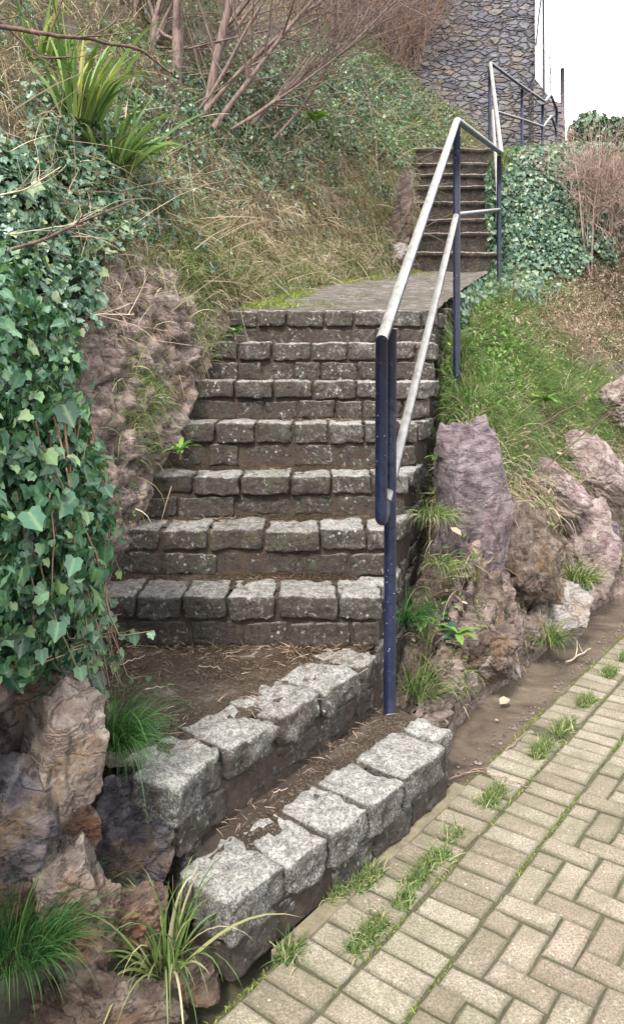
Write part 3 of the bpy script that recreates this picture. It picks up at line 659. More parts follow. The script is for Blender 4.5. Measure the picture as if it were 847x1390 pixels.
rock(P(812,640,4.95),(.36,.20,.19),(.1,.62,.2),29,M['pink'],'long sloping pink rock ledge under the tussocks at the right edge',10,.10,.9)
rock(P(842,545,5.7),(.17,.2,.17),(.1,.4,.2),30,M['pink'],'reddish rock at the right edge of the photo below the brambles',11,.14,.5)
# left foreground outcrop
rock(P(88,1020,1.78),(.105,.13,.19),(.1,.12,.5),41,M['tan'],'tall tan crusted boulder left of the wet platform',4,.07,.0,boxy=True)
rock(P(40,940,1.95),(.17,.15,.15),(.1,.6,.3),42,M['tan'],'tan rock under the hanging ivy behind the tall boulder',6,.12,.4,boxy=True)
rock(P(10,1110,1.72),(.13,.12,.16),(.2,-.4,.4),43,M['blue'],'blue-grey slate with an orange streak at the left edge',5,.10,.6,boxy=True)
rock(P(50,1120,1.90),(.16,.15,.17),(.2,-.5,.2),53,M['rust'],'orange-stained rock in the cleft between the blue slate and the rounded tan rock',8,.12,.6)
rock(P(92,1195,1.74),(.085,.10,.105),(.1,-.3,.3),44,M['tan'],'rounded tan rock with a dark wet side below the tall boulder',5,.10,.3,boxy=True)
rock(P(165,1160,2.06),(.17,.12,.26),(.1,.25,.2),45,M['blue'],'dark wet layered slate against the corner of the steps',4,.10,1.,boxy=True)
rock(P(118,1262,1.72),(.075,.07,.09),(.1,.3,.2),46,M['rust'],'rust-orange stained rock at the bottom left',8,.13,.3)
rock(P(185,1240,1.86),(.10,.07,.07),(.1,.2,.9),47,M['rust'],'orange stone behind the long green grass clump',8,.13,.3)
rock(P(30,1215,1.74),(.12,.1,.12),(.1,.2,.5),48,M['brown'],'brown rock above the soft grass in the bottom left corner',8,.13,.6)
rock(P(150,1375,1.66),(.16,.11,.08),(.0,.1,.5),50,M['brown'],'low brown rock in front of the long green grass clump',8,.12,.5)
rock(P(255,1330,1.86),(.10,.09,.05),(.0,.1,.2),54,M['brown'],'flat dark stone at the outer corner of the bottom step',8,.12,.5)
rock(P(545,300,8.3),(.12,.20,.42),(.0,.1,.2),51,M['brown'],'dark reddish rock face at the left foot of the upper flight',11,.15,.6,False)
rock(P(546,345,7.95),(.12,.12,.13),(.0,.1,.9),52,M['pale'],'pale stone lying at the foot of the reddish rock face',11,.15,.3,False)

# ================================================================== PLANTS
def sample(G,nrm,wt,n):
    """n points on grid surface G with weights wt"""
    a=G[:-1,:-1]; b=G[1:,:-1]; c=G[:-1,1:]; ar=np.linalg.norm(np.cross(b-a,c-a),axis=-1)
    w_=(ar*wt[:-1,:-1]).ravel(); w_=np.maximum(w_,0); w_/=w_.sum(); k=R.choice(len(w_),n,p=w_); i,j=np.unravel_index(k,a.shape[:2])
    u=R.random((n,1)); v=R.random((n,1))
    p=G[i,j]*(1-u)*(1-v)+G[i+1,j]*u*(1-v)+G[i,j+1]*(1-u)*v+G[i+1,j+1]*u*v
    return p,nrm[i,j]
def unit(a): return a/(np.linalg.norm(a,axis=-1,keepdims=True)+1e-9)
IV=np.array([(0,0,0),(.20,-.13,.0),(.46,-.02,-.05),(.40,.22,.0),(.44,.46,-.05),(.25,.60,.01),(0,.92,-.10),(-.25,.60,.01),(-.44,.46,-.05),(-.40,.22,0),(-.46,-.02,-.05),(-.20,-.13,0),(0,.33,-.06)])
IVF=np.array([[12,i,i+1] for i in range(0,11)]+[[12,11,0]]); IVV=np.array([0,.7,1,.6,1,.6,.0,.6,1,.6,1,.7,0])
OV=np.array([(0,0,0),(.22,.3,.03),(.2,.7,.02),(0,1,-.08),(-.2,.7,.02),(-.22,.3,.03),(0,.5,-.05)]); OVF=np.array([[6,i,(i+1)%6] for i in range(6)]); OVV=np.array([0,1,1,0,1,1,0.])
def leaves(mb,p,n,size,droop=.7,spread=.5,off=(.0,.05),T=(IV,IVF,IVV),up=None,jit=.27,rb=None,rs=1.):
    T,TF,TV=T; k=len(p)
    nn=unit(n+R.normal(size=(k,3))*spread)
    down=np.array([0,0,-1.])*droop+R.normal(size=(k,3))*.55 if up is None else up
    y=unit(down-(down*nn).sum(1,keepdims=True)*nn); x=np.cross(y,nn)
    s=size*np.exp(R.normal(size=(k,1,1))*jit)
    q=p+n*R.uniform(off[0],off[1],(k,1))
    bend=np.stack([T[:,0],T[:,1],T[:,2]],-1)
    curl=R.normal(size=(k,1))*.25
    zz=bend[None,:,2]+curl*(bend[None,:,1]**2)*.5+R.normal(size=(k,1))*.2*np.abs(bend[None,:,0])
    V=q[:,None]+s*(bend[None,:,:1]*x[:,None]+bend[None,:,1:2]*y[:,None]+zz[...,None]*nn[:,None])
    F_=(TF[None]+np.arange(k)[:,None,None]*len(T)).reshape(-1,3)
    rn=(R.random(k) if rb is None else rb)*rs
    mb.add(V.reshape(-1,3),F_,rnd=np.repeat(rn,len(T)),vein=np.tile(TV,k))
def blades(mb,p,d,length,width,droop=.6,seg=4,jit=.3,rb=None,wj=.2):
    """curved tapering blades from p in direction d, bending down"""
    k=len(p); L=length*np.exp(R.normal(size=(k,1))*jit) if np.isscalar(length) else length
    W=width*np.exp(R.normal(size=(k,1))*wj); d=unit(d); side=unit(np.cross(d,R.normal(size=(k,3))))
    dr=droop*R.uniform(.4,1.6,(k,1)); pts=[]; q=p.copy(); cur=d.copy()
    for i in range(seg+1):
        pts.append(q.copy()); cur=unit(cur+np.array([0,0,-1.])*dr*(i+.5)/seg*.9/seg*2); q=q+cur*L/seg
    V=[]
    for i in range(seg):
        wv=W*(1-.85*(i/seg)**1.6)*.5; V+= [pts[i]-side*wv,pts[i]+side*wv]
    V.append(pts[seg]); V=np.stack(V,1); nn=2*seg+1
    q4=np.array([[2*i,2*i+1,2*i+3,2*i+2] for i in range(seg-1)]); t3=np.array([[2*seg-2,2*seg-1,2*seg]])
    o=np.arange(k)[:,None,None]*nn
    rn=R.random(k) if rb is None else rb
    mb.add(V.reshape(-1,3),[(q4[None]+o).reshape(-1,4),(t3[None]+o).reshape(-1,3)],rnd=np.repeat(rn,nn),vein=np.ones(k*nn))
nbL=gnormals(LB); 
if nbL[100,60,0]<0: nbL=-nbL
nR=gnormals(PR)
if nR[150,150,2]<0: nR=-nR
pxL,pyL=proj(LB); DL=LB[...,1]; inL=(pxL>-260)&(pxL<700)&(pyL>-200)&(pyL<1450)
pxR,pyR=proj(PR); inR=(pxR>480)&(pxR<1100)&(pyR>60); okR=(XX-side>.03)&(dF>.02)
nz=fbm(LB*2.2+31,3); nz2=fbm(LB*3.1+77,3)
nzR=fbm(PR*2.2+31,3)
UP=np.array([0,0,1.])
def st(name,mb,mat,label,cat): return tag(mb.build(name,mat,origin=None),label,cat,kind='stuff')

# --- near ivy curtain, hanging over the rocks on the left
ivy=empty('ivy_plant',(-.75,2.1,1.5)); tag(ivy,'thick green ivy curtain with trailing stems hanging at the left edge above the tan boulders','ivy')
wn=((DL<2.8)&(LB[...,2]>.70+.10*nz)&(LB[...,2]<1.95)&(DL>1.5)&(pyL<905))*1.
mb=MB()
p,n=sample(LB,nbL,wn*np.where(pxL>-200,1,.0)*np.where(DL<2.5,1,.5),11000)
leaves(mb,p,n,.0265,.8,.55,(.0,.13))
p,n=sample(LB,nbL,wn*np.where(pxL>-200,1,.0)*blob(LB[...,2],DL,1.2,2.2,.55,.5),2200)
leaves(mb,p,n,.032,.9,.6,(.07,.16),rb=np.clip(R.beta(2,2,2200)+.15,0,1))
mb2=MB()
for i in range(170):                                # trailing stems
    z0=random.uniform(.8,1.4); Y0=random.uniform(1.7,2.7); 
    x0=np.interp(Y0,[1.6,2.0,2.3,2.6],[-.68,-.64,-.69,-.80])+random.uniform(-.14,.05)
    n_=9; L=random.uniform(.3,.85); q=np.zeros((n_,3)); t=np.linspace(0,1,n_)
    q[:,0]=x0+t*random.uniform(-.04,.14)+np.cumsum(np.random.default_rng(i).normal(size=n_))*.007; q[:,1]=Y0+t*random.uniform(-.12,.2)+np.cumsum(np.random.default_rng(i+999).normal(size=n_))*.007
    q[:,2]=np.maximum(z0-L*t,(.45 if Y0>2.1 else .72)+.12*random.random())
    mb2.add(*tube(q,np.linspace(.0032,.0014,n_),4))
    m=random.randint(4,11); tt=np.random.default_rng(i).random(m); pp=np.stack([np.interp(tt,t,q[:,a]) for a in range(3)],-1)
    leaves(mb,pp,np.tile([.55,-.8,.2],(m,1)),.026 if tt.mean()>.5 else .034,.9,.5,(-.01,.015))
mb.build('foliage',M['ivy'],ivy); mb2.build('stem',M['stem'],ivy)
# --- ivy over the rest of the left bank
wi=(1.5*blob(pxL,pyL,60,330,170,150)+.5*blob(pxL,pyL,140,470,50,90)+1.3*blob(pxL,pyL,300,175,105,80)+1.*blob(pxL,pyL,430,110,130,55)+1.5*blob(pxL,pyL,530,165,85,65)+.7*blob(pxL,pyL,560,110,50,60)+.9*blob(pxL,pyL,380,240,60,50))
wi=np.clip(wi-.2+nz*.85,0,1.3)*(1-.6*blob(pxL,pyL,350,300,110,70))*inL*(DL>2.3)*np.clip(1-1.5*rk0,0,1)
# more leaves per square metre nearby where they show large is not needed: size grows the cover instead
mb=MB(); 
p,n=sample(LB,nbL,wi*np.where(DL<5,1.4,1.),58000); leaves(mb,p,n,.030,.7,.6,(.0,.13))
p,n=sample(LB,nbL,wi*(DL<4.6),5500); leaves(mb,p,n,.037,.7,.5,(.04,.13),rb=np.clip(R.beta(2,2,5500)+.1,0,1))
st('ivy',mb,M['ivyd'],'dark glossy ivy spreading over the left bank behind the near ivy curtain','ivy')
# light weed leaves among it
mb=MB(); wl=np.clip(1.*blob(pxL,pyL,440,180,14,60)+1.3*blob(pxL,pyL,540,185,50,30)+.5*blob(pxL,pyL,500,100,60,40)+.15*wi+.15*blob(pxL,pyL,420,290,150,110)+nz2*.5-.2,0,1)*inL*(DL>2.8)
p,n=sample(LB,nbL,wl,16000); leaves(mb,p,n,.024,.0,.7,(.02,.14),T=(OV,OVF,OVV),up=UP*.5+R.normal(size=(16000,3))*.7)
st('weeds',mb,M['herb'],'small bright green weed leaves scattered through the ivy on the left bank','weeds')
# --- dry hanging stems, dead grass
wd_=np.clip(1.0*blob(pxL,pyL,330,320,150,120)+1.*blob(pxL,pyL,440,330,130,60)+1.1*blob(pxL,pyL,30,145,85,55)+.8*blob(pxL,pyL,180,400,90,130)+.7*blob(pxL,pyL,470,250,90,100)+.8*blob(pxL,pyL,590,170,40,40)+.35+nz2*.8-.1,0,1.2)*inL*(1-.90*rk0)*(DL>2.5)*(pyL<820)
mb=MB(); k=60000; p,n=sample(LB,nbL,wd_,k); blades(mb,p+n*.01,n*.5+UP*.25+R.normal(size=(k,3))*.6,.10,.0042,2.2,4)
k=6000; p,n=sample(LB,nbL,wd_,k); blades(mb,p+n*.04,R.normal(size=(k,3))*.6+np.array([.2,-.1,-.4]),.24,.0045,.8,5)
k=4500; p,n=sample(LB,nbL,(wd_*.5+wi*.8)*(DL>3.5),k); blades(mb,p+n*.10,R.normal(size=(k,3))*np.array([1,.5,.8])+n*.3,.34,.0055,.35,4,rb=R.random(k)*.8)
k=26000; p,n=sample(LB,nbL,np.clip(blob(pxL,pyL,360,270,130,90)+blob(pxL,pyL,470,330,90,70)+.4*blob(pxL,pyL,170,400,80,110)+nz2*.5,0,1)*inL*(1-.9*rk0)*(DL>3.4),k); blades(mb,p+n*.05,n*.3+np.array([0,0,-.55])+R.normal(size=(k,3))*.4,.13,.0045,1.2,4,rb=np.clip(R.beta(2,2,k)+fbm(p*3,2)*.4,0,1))
st('dry_grass',mb,M['dry'],'tangled straw-coloured dead grass hanging over the left bank','dry grass')
# --- green grass and moss on the lower bank edge beside the landing
wg=np.clip(1.3*blob(pxL,pyL,400,365,170,40)+.9*blob(pxL,pyL,300,355,60,45)+1.3*blob(pxL,pyL,510,300,40,70)+1.*blob(pxL,pyL,590,185,50,35)+.9*blob(pxL,pyL,620,175,25,25)+nz*.7-.15,0,1.3)*inL*(DL>4.3)
mb=MB(); k=52000; p,n=sample(LB,nbL,wg,k); blades(mb,p,n*.6+UP*.5+R.normal(size=(k,3))*.4,.075,.0038,2.,4)
wt=np.clip(wg*.4+blob(pxL,pyL,185,560,26,60)+.5*blob(pxL,pyL,120,300,90,60)+.4*blob(pxL,pyL,260,330,60,50),0,1)*inL
k=7000; p,n=sample(LB,nbL,wt*(DL>2.7),k); blades(mb,p,n*.7+UP*.2+R.normal(size=(k,3))*.3,.17,.0036,2.4,5)
st('grass',mb,M['grass'],'green grass fringe along the left side of the landing and up its bank','grass')
mb=MB(); wm=np.clip(1.2*blob(pxL,pyL,380,355,150,55)+.8*blob(pxL,pyL,520,290,50,80)+nz2*.6-.2,0,1)*inL*(DL>4.6)
k=45000; p,n=sample(LB,nbL,wm,k); blades(mb,p,n+R.normal(size=(k,3))*.5,.028,.006,.6,2)
st('moss',mb,M['moss'],'yellow-green moss cushions on the bank left of the landing','moss')
# --- right bank cover
mb=MB(); wI=np.clip(-.12+1.6*blob(pxR,pyR,745,300,75,85,4)+.9*blob(pxR,pyR,700,330,30,90)+1.2*blob(pxR,pyR,640,400,35,32)+.9*blob(pxR,pyR,810,175,45,40)+nzR*.5-.25,0,1.3)*inR*okR
k=22000; p,n=sample(PR,nR,wI,k); leaves(mb,p,unit(n+np.array([0,-.6,0])),.043,.7,.45,(0,.16))
st('ivy',mb,M['ivyd'],'dark ivy covering the steep face right of the upper steps','ivy')
mb=MB(); wG=np.clip(1.5*blob(pxR,pyR,640,530,70,100)+1.2*blob(pxR,pyR,700,560,80,90)+.9*blob(pxR,pyR,780,560,80,60)+1.0*blob(pxR,pyR,690,430,50,60)+.7*blob(pxR,pyR,800,640,70,50)+nzR*.6-.15,0,1.3)*inR*okR*(dF>.16)
k=56000; p,n=sample(PR,nR,np.clip(wG*(.65+1.1*fbm(PR*5+9,3)),0,1.5)*(dF>.24),k); lean=np.array([.55,-.35,0.]); blades(mb,p,n*.5+UP*.45+lean*.4+(fbm(p*5+3,2)[:,None]*np.array([1,.6,.3]))*.9+R.normal(size=(k,3))*.33,.105,.0036,2.1,5,rb=np.clip(.42+fbm(p*3.2,3)*.45+R.normal(size=k)*.22,0,1))
w2=np.clip(blob(pxR,pyR,620,500,40,60)+blob(pxR,pyR,720,580,30,60)+.3*wG,0,1)*okR*(dF>.2)
k=6000; p,n=sample(PR,nR,w2*(fbm(PR*3+1,2)>.0),k); blades(mb,p,n*.5+UP*.6+lean*.3+R.normal(size=(k,3))*.3,.22,.0036,2.6,6,rb=R.random(k)*.75)
wc=np.clip(1.4*blob(pxR,pyR,715,212,70,14)+blob(pxR,pyR,690,225,30,20),0,1)*okR
k=9000; p,n=sample(PR,nR,wc*(YY>8.8),k); blades(mb,p,UP+R.normal(size=(k,3))*.4,.13,.006,1.2,3)
st('grass',mb,M['grass'],'long drooping grass on the bank right of the handrail above the rocks','grass')
mb=MB(); wB=np.clip(1.4*blob(pxR,pyR,790,430,75,55)+.8*blob(pxR,pyR,840,380,50,60)+.5*blob(pxR,pyR,720,620,60,50)+.4*blob(pxR,pyR,700,420,60,60)+nzR*.4-.1,0,1.2)*inR*okR*(dF>.12)
k=12000; p,n=sample(PR,nR,wB,k); leaves(mb,p,n,.024,.2,.9,(.0,.14),T=(OV,OVF,OVV))
st('bracken',mb,M['bracken'],'dead brown bracken leaves on the bank at the right edge','bracken')
mb=MB(); wD=np.clip(wB+.7*blob(pxR,pyR,760,600,90,70)+.7*blob(pxR,pyR,680,540,90,140)+.4*blob(pxR,pyR,660,640,60,30),0,1.2)*inR*okR*(dF>.10)
k=20000; p,n=sample(PR,nR,wD,k); blades(mb,p+n*.02,n*.6+R.normal(size=(k,3))*.6,.12,.0038,1.8,4)
k=1800; p,n=sample(PR,nR,np.clip(blob(pxR,pyR,735,625,60,45)+blob(pxR,pyR,690,640,25,40)+blob(pxR,pyR,600,700,20,30),0,1)*okR*(dF>.06),k); blades(mb,p+n*.03,n*.5+R.normal(size=(k,3))*.4+np.array([.1,-.3,-.3]),.15,.004,2.0,5)
st('dry_grass',mb,M['dry'],'straw-coloured dead stalks among the grass on the right bank','dry grass')
mb=MB(); wH=np.clip(1.2*blob(pxR,pyR,720,395,60,18)+.7*blob(pxR,pyR,690,440,40,60)+.6*blob(pxR,pyR,650,500,60,60)+.35*wG+nzR*.4-.15,0,1.2)*inR*okR*(dF>.12)
k=11000; p,n=sample(PR,nR,wH,k); leaves(mb,p,n,.030,.0,.6,(.02,.10),T=(OV,OVF,OVV),up=UP*.6+R.normal(size=(k,3))*.7)
st('weeds',mb,M['herb'],'leafy bright green weeds in the grass on the right bank','weeds')

mb=MB(); k=2600; t=R.random(k)**1.3; base=np.stack([np.interp(t,[0,.25,.6,1],[lws[q][a]+(.03 if a==0 else 0) for q in range(4)]) for a in (0,1)],-1)
hh_=R.random(k); p=np.stack([base[:,0]+.02+.08*hh_*R.random(k),base[:,1],zland(base[:,1])+.03-hh_*.42],-1); keep=fbm(p*4,2)>-.12; p=p[keep]
leaves(mb,p,unit(np.array([[.7,-.6,.35]])+0*p),.036,.7,.5,(0,.06)); st('ivy',mb,M['ivyd'],'small-leaved ivy trailing over the stone edge of the landing under the rail','ivy')
mb=MB(); k=16000; v_=R.random(k)**.8; yy=5.06+3.3*v_; xl=np.interp(yy,[5,5.4,6,7,8,8.6],[-.62,-.55,-.3,.0,.6,.9]); q=np.abs(R.normal(size=k)); xx=xl+.12+q*.28
pp=np.stack([xx,yy,zland(yy)-.005],-1); keep=(fbm(pp*2.2+5,3)>.0+q*.12); pp=pp[keep]; k=len(pp); blades(mb,pp,UP+R.normal(size=(k,3))*.6,.03,.005,1.2,3)
st('moss',mb,M['moss'],'moss and short grass creeping over the left side of the landing','moss')
# --- individual tufts
def tuft(c,n,length,width,mat,label,group=None,spread=.8,rad=.03,droop=2.,lean=(0,0,0),upf=1.,name='grass_tuft',part=None,seg=6):
    c=np.array(c,float); mb=MB(); a=R.uniform(0,2*math.pi,n); r=np.sqrt(R.random(n))*rad
    off=np.stack([np.cos(a)*r,np.sin(a)*r,np.zeros(n)],-1)
    d=UP*upf+np.stack([np.cos(a),np.sin(a),0*a],-1)*(R.random((n,1))*spread)+np.array(lean)+R.normal(size=(n,3))*.12
    blades(mb,c+off,d,length,width,droop,seg,.28)
    return tag(mb.build(name,mat,origin=tuple(c)),label,'plant' if name!='grass_tuft' else 'grass tuft',group)
tuft(P(152,1010,1.96)+np.array([0,.05,-.03]),620,.150,.0022,M['dgrass'],'soft dense green grass tuft between the tan boulder and the platform corner',None,.8,.035,2.2,(.30,-.25,0),.8,seg=8)
tuft(P(25,1290,1.62),900,.13,.0021,M['dgrass'],'soft fine grass tuft in the bottom left corner',None,1.0,.085,1.8,(.2,-.1,0),.9,seg=7)
tuft(P(222,1305,1.80),110,.20,.0058,M['grass'],'long coarse green grass clump spreading in front of the splayed step corner',None,1.0,.055,2.4,(-.05,-.15,0),1.,seg=8)
tuft(uw(.05,-.50,.0),240,.15,.0045,M['grass'],'green grass clump at the foot of the first handrail post',None,.9,.09,2.2,(.2,-.2,0),seg=6)
tuft(P(575,940,3.2),220,.15,.004,M['grass'],'leafy grass clump between the handrail post and the small pink stone',None,.9,.09,2.0,(.3,-.2,0))
tuft(P(600,925,3.3),160,.14,.004,M['grass'],'grass clump draping over the rock right of the handrail foot',None,1.,.07,2.2,(.3,-.2,0))
tuft(P(552,845,3.2),130,.14,.0045,M['dgrass'],'dark green grass tuft growing from the foot of the granite side wall',None,.9,.03,2.2,(.4,-.3,.1),.7)
tuft(P(600,765,3.42),160,.10,.0034,M['grass'],'grass fringe growing at the lower left foot of the purple slab',None,1.,.07,2.6,(.2,-.5,0),.4)
tuft(P(588,700,3.5),220,.11,.0034,M['grass'],'grass growing between the stair side wall and the purple slab',None,1.,.07,2.4,(.1,-.5,0),.5)
tuft(P(742,870,3.85),200,.12,.005,M['grass'],'bright grass tuft between the tan rock and the whitish rock',None,.9,.05,2.,(-.1,-.4,0),.9)
tuft(P(786,790,4.3),240,.14,.005,M['grass'],'bright grass tuft between the whitish rock and the pink boulder',None,.9,.06,2.,(.1,-.4,0),.9)
tuft(P(188,520,3.9),340,.20,.0032,M['grass'],'thin grass tuft hanging down the rock left of the middle steps',None,.8,.05,3.2,(.4,-.5,-.2),.3,seg=7)
pts=[(500,1195,.05,90,'first'),(462,1212,.05,70,''),(592,1168,.04,60,''),(570,1190,.05,60,''),(668,1085,.06,140,''),(616,1135,.03,25,''),(735,1020,.06,160,''),(765,990,.06,160,''),(795,955,.05,150,''),(826,915,.05,150,''),(850,895,.05,120,''),(500,1272,.06,150,''),(548,1225,.03,30,''),(395,1295,.03,60,'')]
names={0:'against the bottom step, right one of two',1:'against the bottom step, left one of two',2:'in a paver joint, upper of a close pair',3:'in the paver joint, lower of a close pair',4:'elongated, in the joint below the wet gutter',5:'tiny, in the joint between the close pair and the elongated tuft',6:'by the gutter, first of the bushy row',7:'bushy, second of the row by the gutter',8:'bushy, under the pale forked twig',9:'by the right edge, last but one of the row',10:'cut by the right edge, last of the row by the gutter',11:'lowest full tuft in the paving, near the bottom of the photo',12:'tiny sprig just right of the lowest full tuft',13:'small, where the bottom step meets the paving at the bottom'}
for i,(x,y,r_,n_,_) in enumerate(pts):
    D=F*E/(y-YH)
    c=np.array([(x-CX)/F*D,D,0.003]); mb=MB(); k=int(n_*3+60); t=np.clip(R.normal(size=k),-1.6,1.6)*r_*.8; q=R.normal(size=k)*.014
    pp=np.stack([c[0]+ud[0]*t+wd[0]*q,c[1]+ud[1]*t+wd[1]*q,0*t],-1)
    mb.add(*box_np(c-np.array([0,0,.006]),(r_*1.2,.02,.006),ud)); [mb.a.setdefault(q_,[]).append(np.full(8,.2)) for q_ in ('rnd','vein')]; blades(mb,pp,UP+R.normal(size=(k,3))*.6,.042,.0030,1.6,4)
    tag(mb.build('grass_tuft',M['grass'],origin=tuple(c)),'short grass tuft '+names[i],'grass tuft','grass tufts in the paving joints')
# joint moss crumbs
mb=MB(); k=9000; u=R.uniform(-1.5,5,k); j=R.integers(0,3,k); w_=np.select([j==0,j==1,j==2],[.174,.345,.004])+R.normal(size=k)*.004
pp=np.stack([G0[0]+ud[0]*u+wd[0]*w_,G0[1]+ud[1]*u+wd[1]*w_,-.004+0*u],-1); keep=perlin(pp*6)>-.05; pp=pp[keep]; blades(mb,pp,UP+R.normal(size=(len(pp),3))*.7,.012,.003,1.,2)
i_=R.integers(-17,52,14000); jj=R.integers(0,20,14000); hv=R.random(14000)<.5; u=np.where(hv,i_*S_,R.uniform(-1.5,4.5,14000)); w_=np.where(hv,R.uniform(.42,2.4,14000),.348+jj*S_)
pp=np.stack([G0[0]+ud[0]*u+wd[0]*w_,G0[1]+ud[1]*u+wd[1]*w_,-.007+0*u],-1); keep=perlin(pp*4+9)>.18; pp=pp[keep]; blades(mb,pp,UP+R.normal(size=(len(pp),3))*.7,.008,.003,1.,2)
st('joint_moss',mb,M['moss'],'green moss and tiny grass in the joints of the block paving','moss')
# crumbs, moss and litter on the steps
mb=MB(); 
for k in range(7):
    m=260; x=R.uniform(XL[k],XR[k]-.03,m); yb=(YK[k+1] if k<6 else 5.4)-.03; y=yb-np.abs(R.normal(size=m))*.05
    pp=np.stack([x,y,0*x+ZK[k]-.004],-1); keep=perlin(pp*3+k)>.0; pp=pp[keep]; blades(mb,pp,R.normal(size=(len(pp),3))*np.array([1,1,.35]),.035,.0022,.3,3)
m=600; pp=np.stack([R.uniform(-.85,.2,m),3.0-np.abs(R.normal(size=m))*.10,0*np.ones(m)+.408],-1); blades(mb,pp,R.normal(size=(m,3))*np.array([1,1,.25]),.04,.0022,.3,3)
m=260; pp=np.stack([R.uniform(-.75,.1,m),R.uniform(2.25,3.,m),0*np.ones(m)+.405],-1); keep=pp[:,0]<(pp[:,1]-2.0)*.69-.40+.12; pp=pp[keep]; blades(mb,pp,R.normal(size=(len(pp),3))*np.array([1,1,.15]),.04,.0018,.1,3)
m=170; t=R.uniform(0,1,m); pp=np.stack([-.27+.55*t+R.normal(size=m)*.02,2.10+.8*t,0*t+.205],-1); blades(mb,pp,R.normal(size=(m,3))*np.array([1,1,.2]),.035,.002,.2,3)
st('plant_litter',mb,M['bracken'],'dry needles and broken stalks strewn on the treads and platform','litter')

mb=MB(); m=1500; u=R.uniform(0.,6,m); w_=-.60+np.abs(R.normal(size=m))*.16; w_=np.where(R.random(m)<.3,-.02-np.abs(R.normal(size=m))*.03,w_)
for a_,b_ in zip(u,w_):
    q=uw(a_,b_,.0); r_=random.uniform(.002,.007)*(1.6 if random.random()<.06 else 1); mb.add(q+np.array([[r_,0,0],[-r_,.2*r_,0],[0,r_,0],[0,-r_,0],[0,0,r_*.8],[.1*r_,0,-r_]])*R.uniform(.7,1.2,(6,3)),[[0,2,4],[2,1,4],[1,3,4],[3,0,4],[2,0,5],[1,2,5],[3,1,5],[0,3,5]])
tag(mb.build('grit',M['tan'],smooth=False),'brown grit and small stone chips washed along the sides of the wet gutter','grit',kind='stuff')
mb=MB(); m=1100; u=R.uniform(0.,6,m); w_=-.60+np.abs(R.normal(size=m))*.12; pp=np.stack([G0[0]+ud[0]*u+wd[0]*w_,G0[1]+ud[1]*u+wd[1]*w_,.004+0*u],-1); blades(mb,pp,R.normal(size=(m,3))*np.array([1,1,.25]),.04,.003,.3,3)
p,n=sample(PR,nR,rrm*(dF>.0)*(YY<6.5),2500); blades(mb,p,n*.3+R.normal(size=(2500,3))*.6,.05,.003,2.,3); tag(mb.build('plant_litter',M['bracken']),'brown needles and broken stalks along the rocky side of the gutter','litter',kind='stuff')
mb=MB(); p,n=sample(PR,nR,rrm*(dF>.02)*(YY<7)*(fbm(PR*5,3)>.12),9000); blades(mb,p,n+R.normal(size=(9000,3))*.5,.025,.004,1.2,2); st('moss',mb,M['moss'],'moss in the cracks of the rock beside the gutter','moss')
# --- broad-leaved seedlings
def rosette(c,n,L,w,mat,label,upf=.8,name='seedling',lean=(0,-.2,0)):
    c=np.array(c,float); e=empty(name,tuple(c)); tag(e,label,'plant'); mb=MB()
    for i in range(n):
        a=i*2.4+random.uniform(-.3,.3); k=7; d=np.array([math.cos(a),math.sin(a),upf*random.uniform(.5,1.5)])+np.array(lean); d/=np.linalg.norm(d); side=np.cross(d,UP); side/=np.linalg.norm(side)
        pts=[]; q=c.copy(); cur=d.copy(); l=L*random.uniform(.65,1.15)
        for j in range(k):
            t=j/(k-1); ww=w*math.sin(math.pi*min(1,t*.9+.08))**.8*.5; nrm=np.cross(side,cur); pts+=[q-side*ww+nrm*ww*.25,q,q+side*ww+nrm*ww*.25]; cur=cur+np.array([0,0,-.16]); cur/=np.linalg.norm(cur); q=q+cur*l/(k-1)
        mb.add(pts,grid_faces(k,3),rnd=random.random(),vein=np.tile([1,0,1],k))
    mb.build('foliage',mat,e); V,f=tube([c-np.array([0,0,.04]),c+np.array([0,0,.01])],.004,5); mesh('stem',V,f,M['stem'],e); return e
rosette(P(622,862,3.3),11,.105,.028,M['herb'],'broad-leaved grey-green seedling growing from the brown rock',1.0)
rosette(P(245,612,3.55),15,.10,.022,M['herb'],'leafy green rosette at the left end of the fourth step',.9)
rosette(P(320,452,4.7),12,.10,.02,M['herb'],'small leafy rosette at the left end of the top step',1.0)
rosette(P(800,790,4.4),9,.06,.02,M['herb'],'tiny leafy weed beside the pink boulder',1.0)
rosette(P(740,545,4.9),18,.13,.035,M['herb'],'dark leafy dock plant in the long grass on the right bank',1.0)
rosette(P(590,620,3.7),9,.06,.022,M['herb'],'small creeping weed where the granite side wall meets the purple slab',.5)
rosette(P(428,165,7.2),22,.16,.04,M['herb'],'bright green upright weed in the ivy high on the left bank',1.3)
# --- strap-leaved plant
def on_bank(x,y):                                   # where the line through the photo position meets the left bank
    d=(pxL-x)**2+(pyL-y)**2+ (DL*6); k=np.argmin(d); i,j=np.unravel_index(k,d.shape); return LB[i,j].copy()
def on_right(x,y):
    d=(pxR-x)**2+(pyR-y)**2+ (PR[...,1]*6); k=np.argmin(d); i,j=np.unravel_index(k,d.shape); return PR[i,j].copy()
for (x,y,n_,L,sp,lab) in ((120,150,60,.75,.55,'upright clump of long strap leaves high on the left bank'),(165,215,55,.62,1.1,'arching clump of strap leaves drooping right over the ivy'),(70,90,26,.6,.6,'smaller clump of strap leaves behind the upright one near the top left')):
    c=on_bank(x,y+25); c[1]-=.15; n_=int(n_*1.6); L*=1.05
    s_=c[1]/4.; tuft(c,n_,L*.62*s_*.8,.030*s_*.8,M['strap'],lab,'strap-leaved plants high on the left bank',sp,.10,1.3,(.25,-.30,0),1.,'strap_leaf_plant',seg=9)

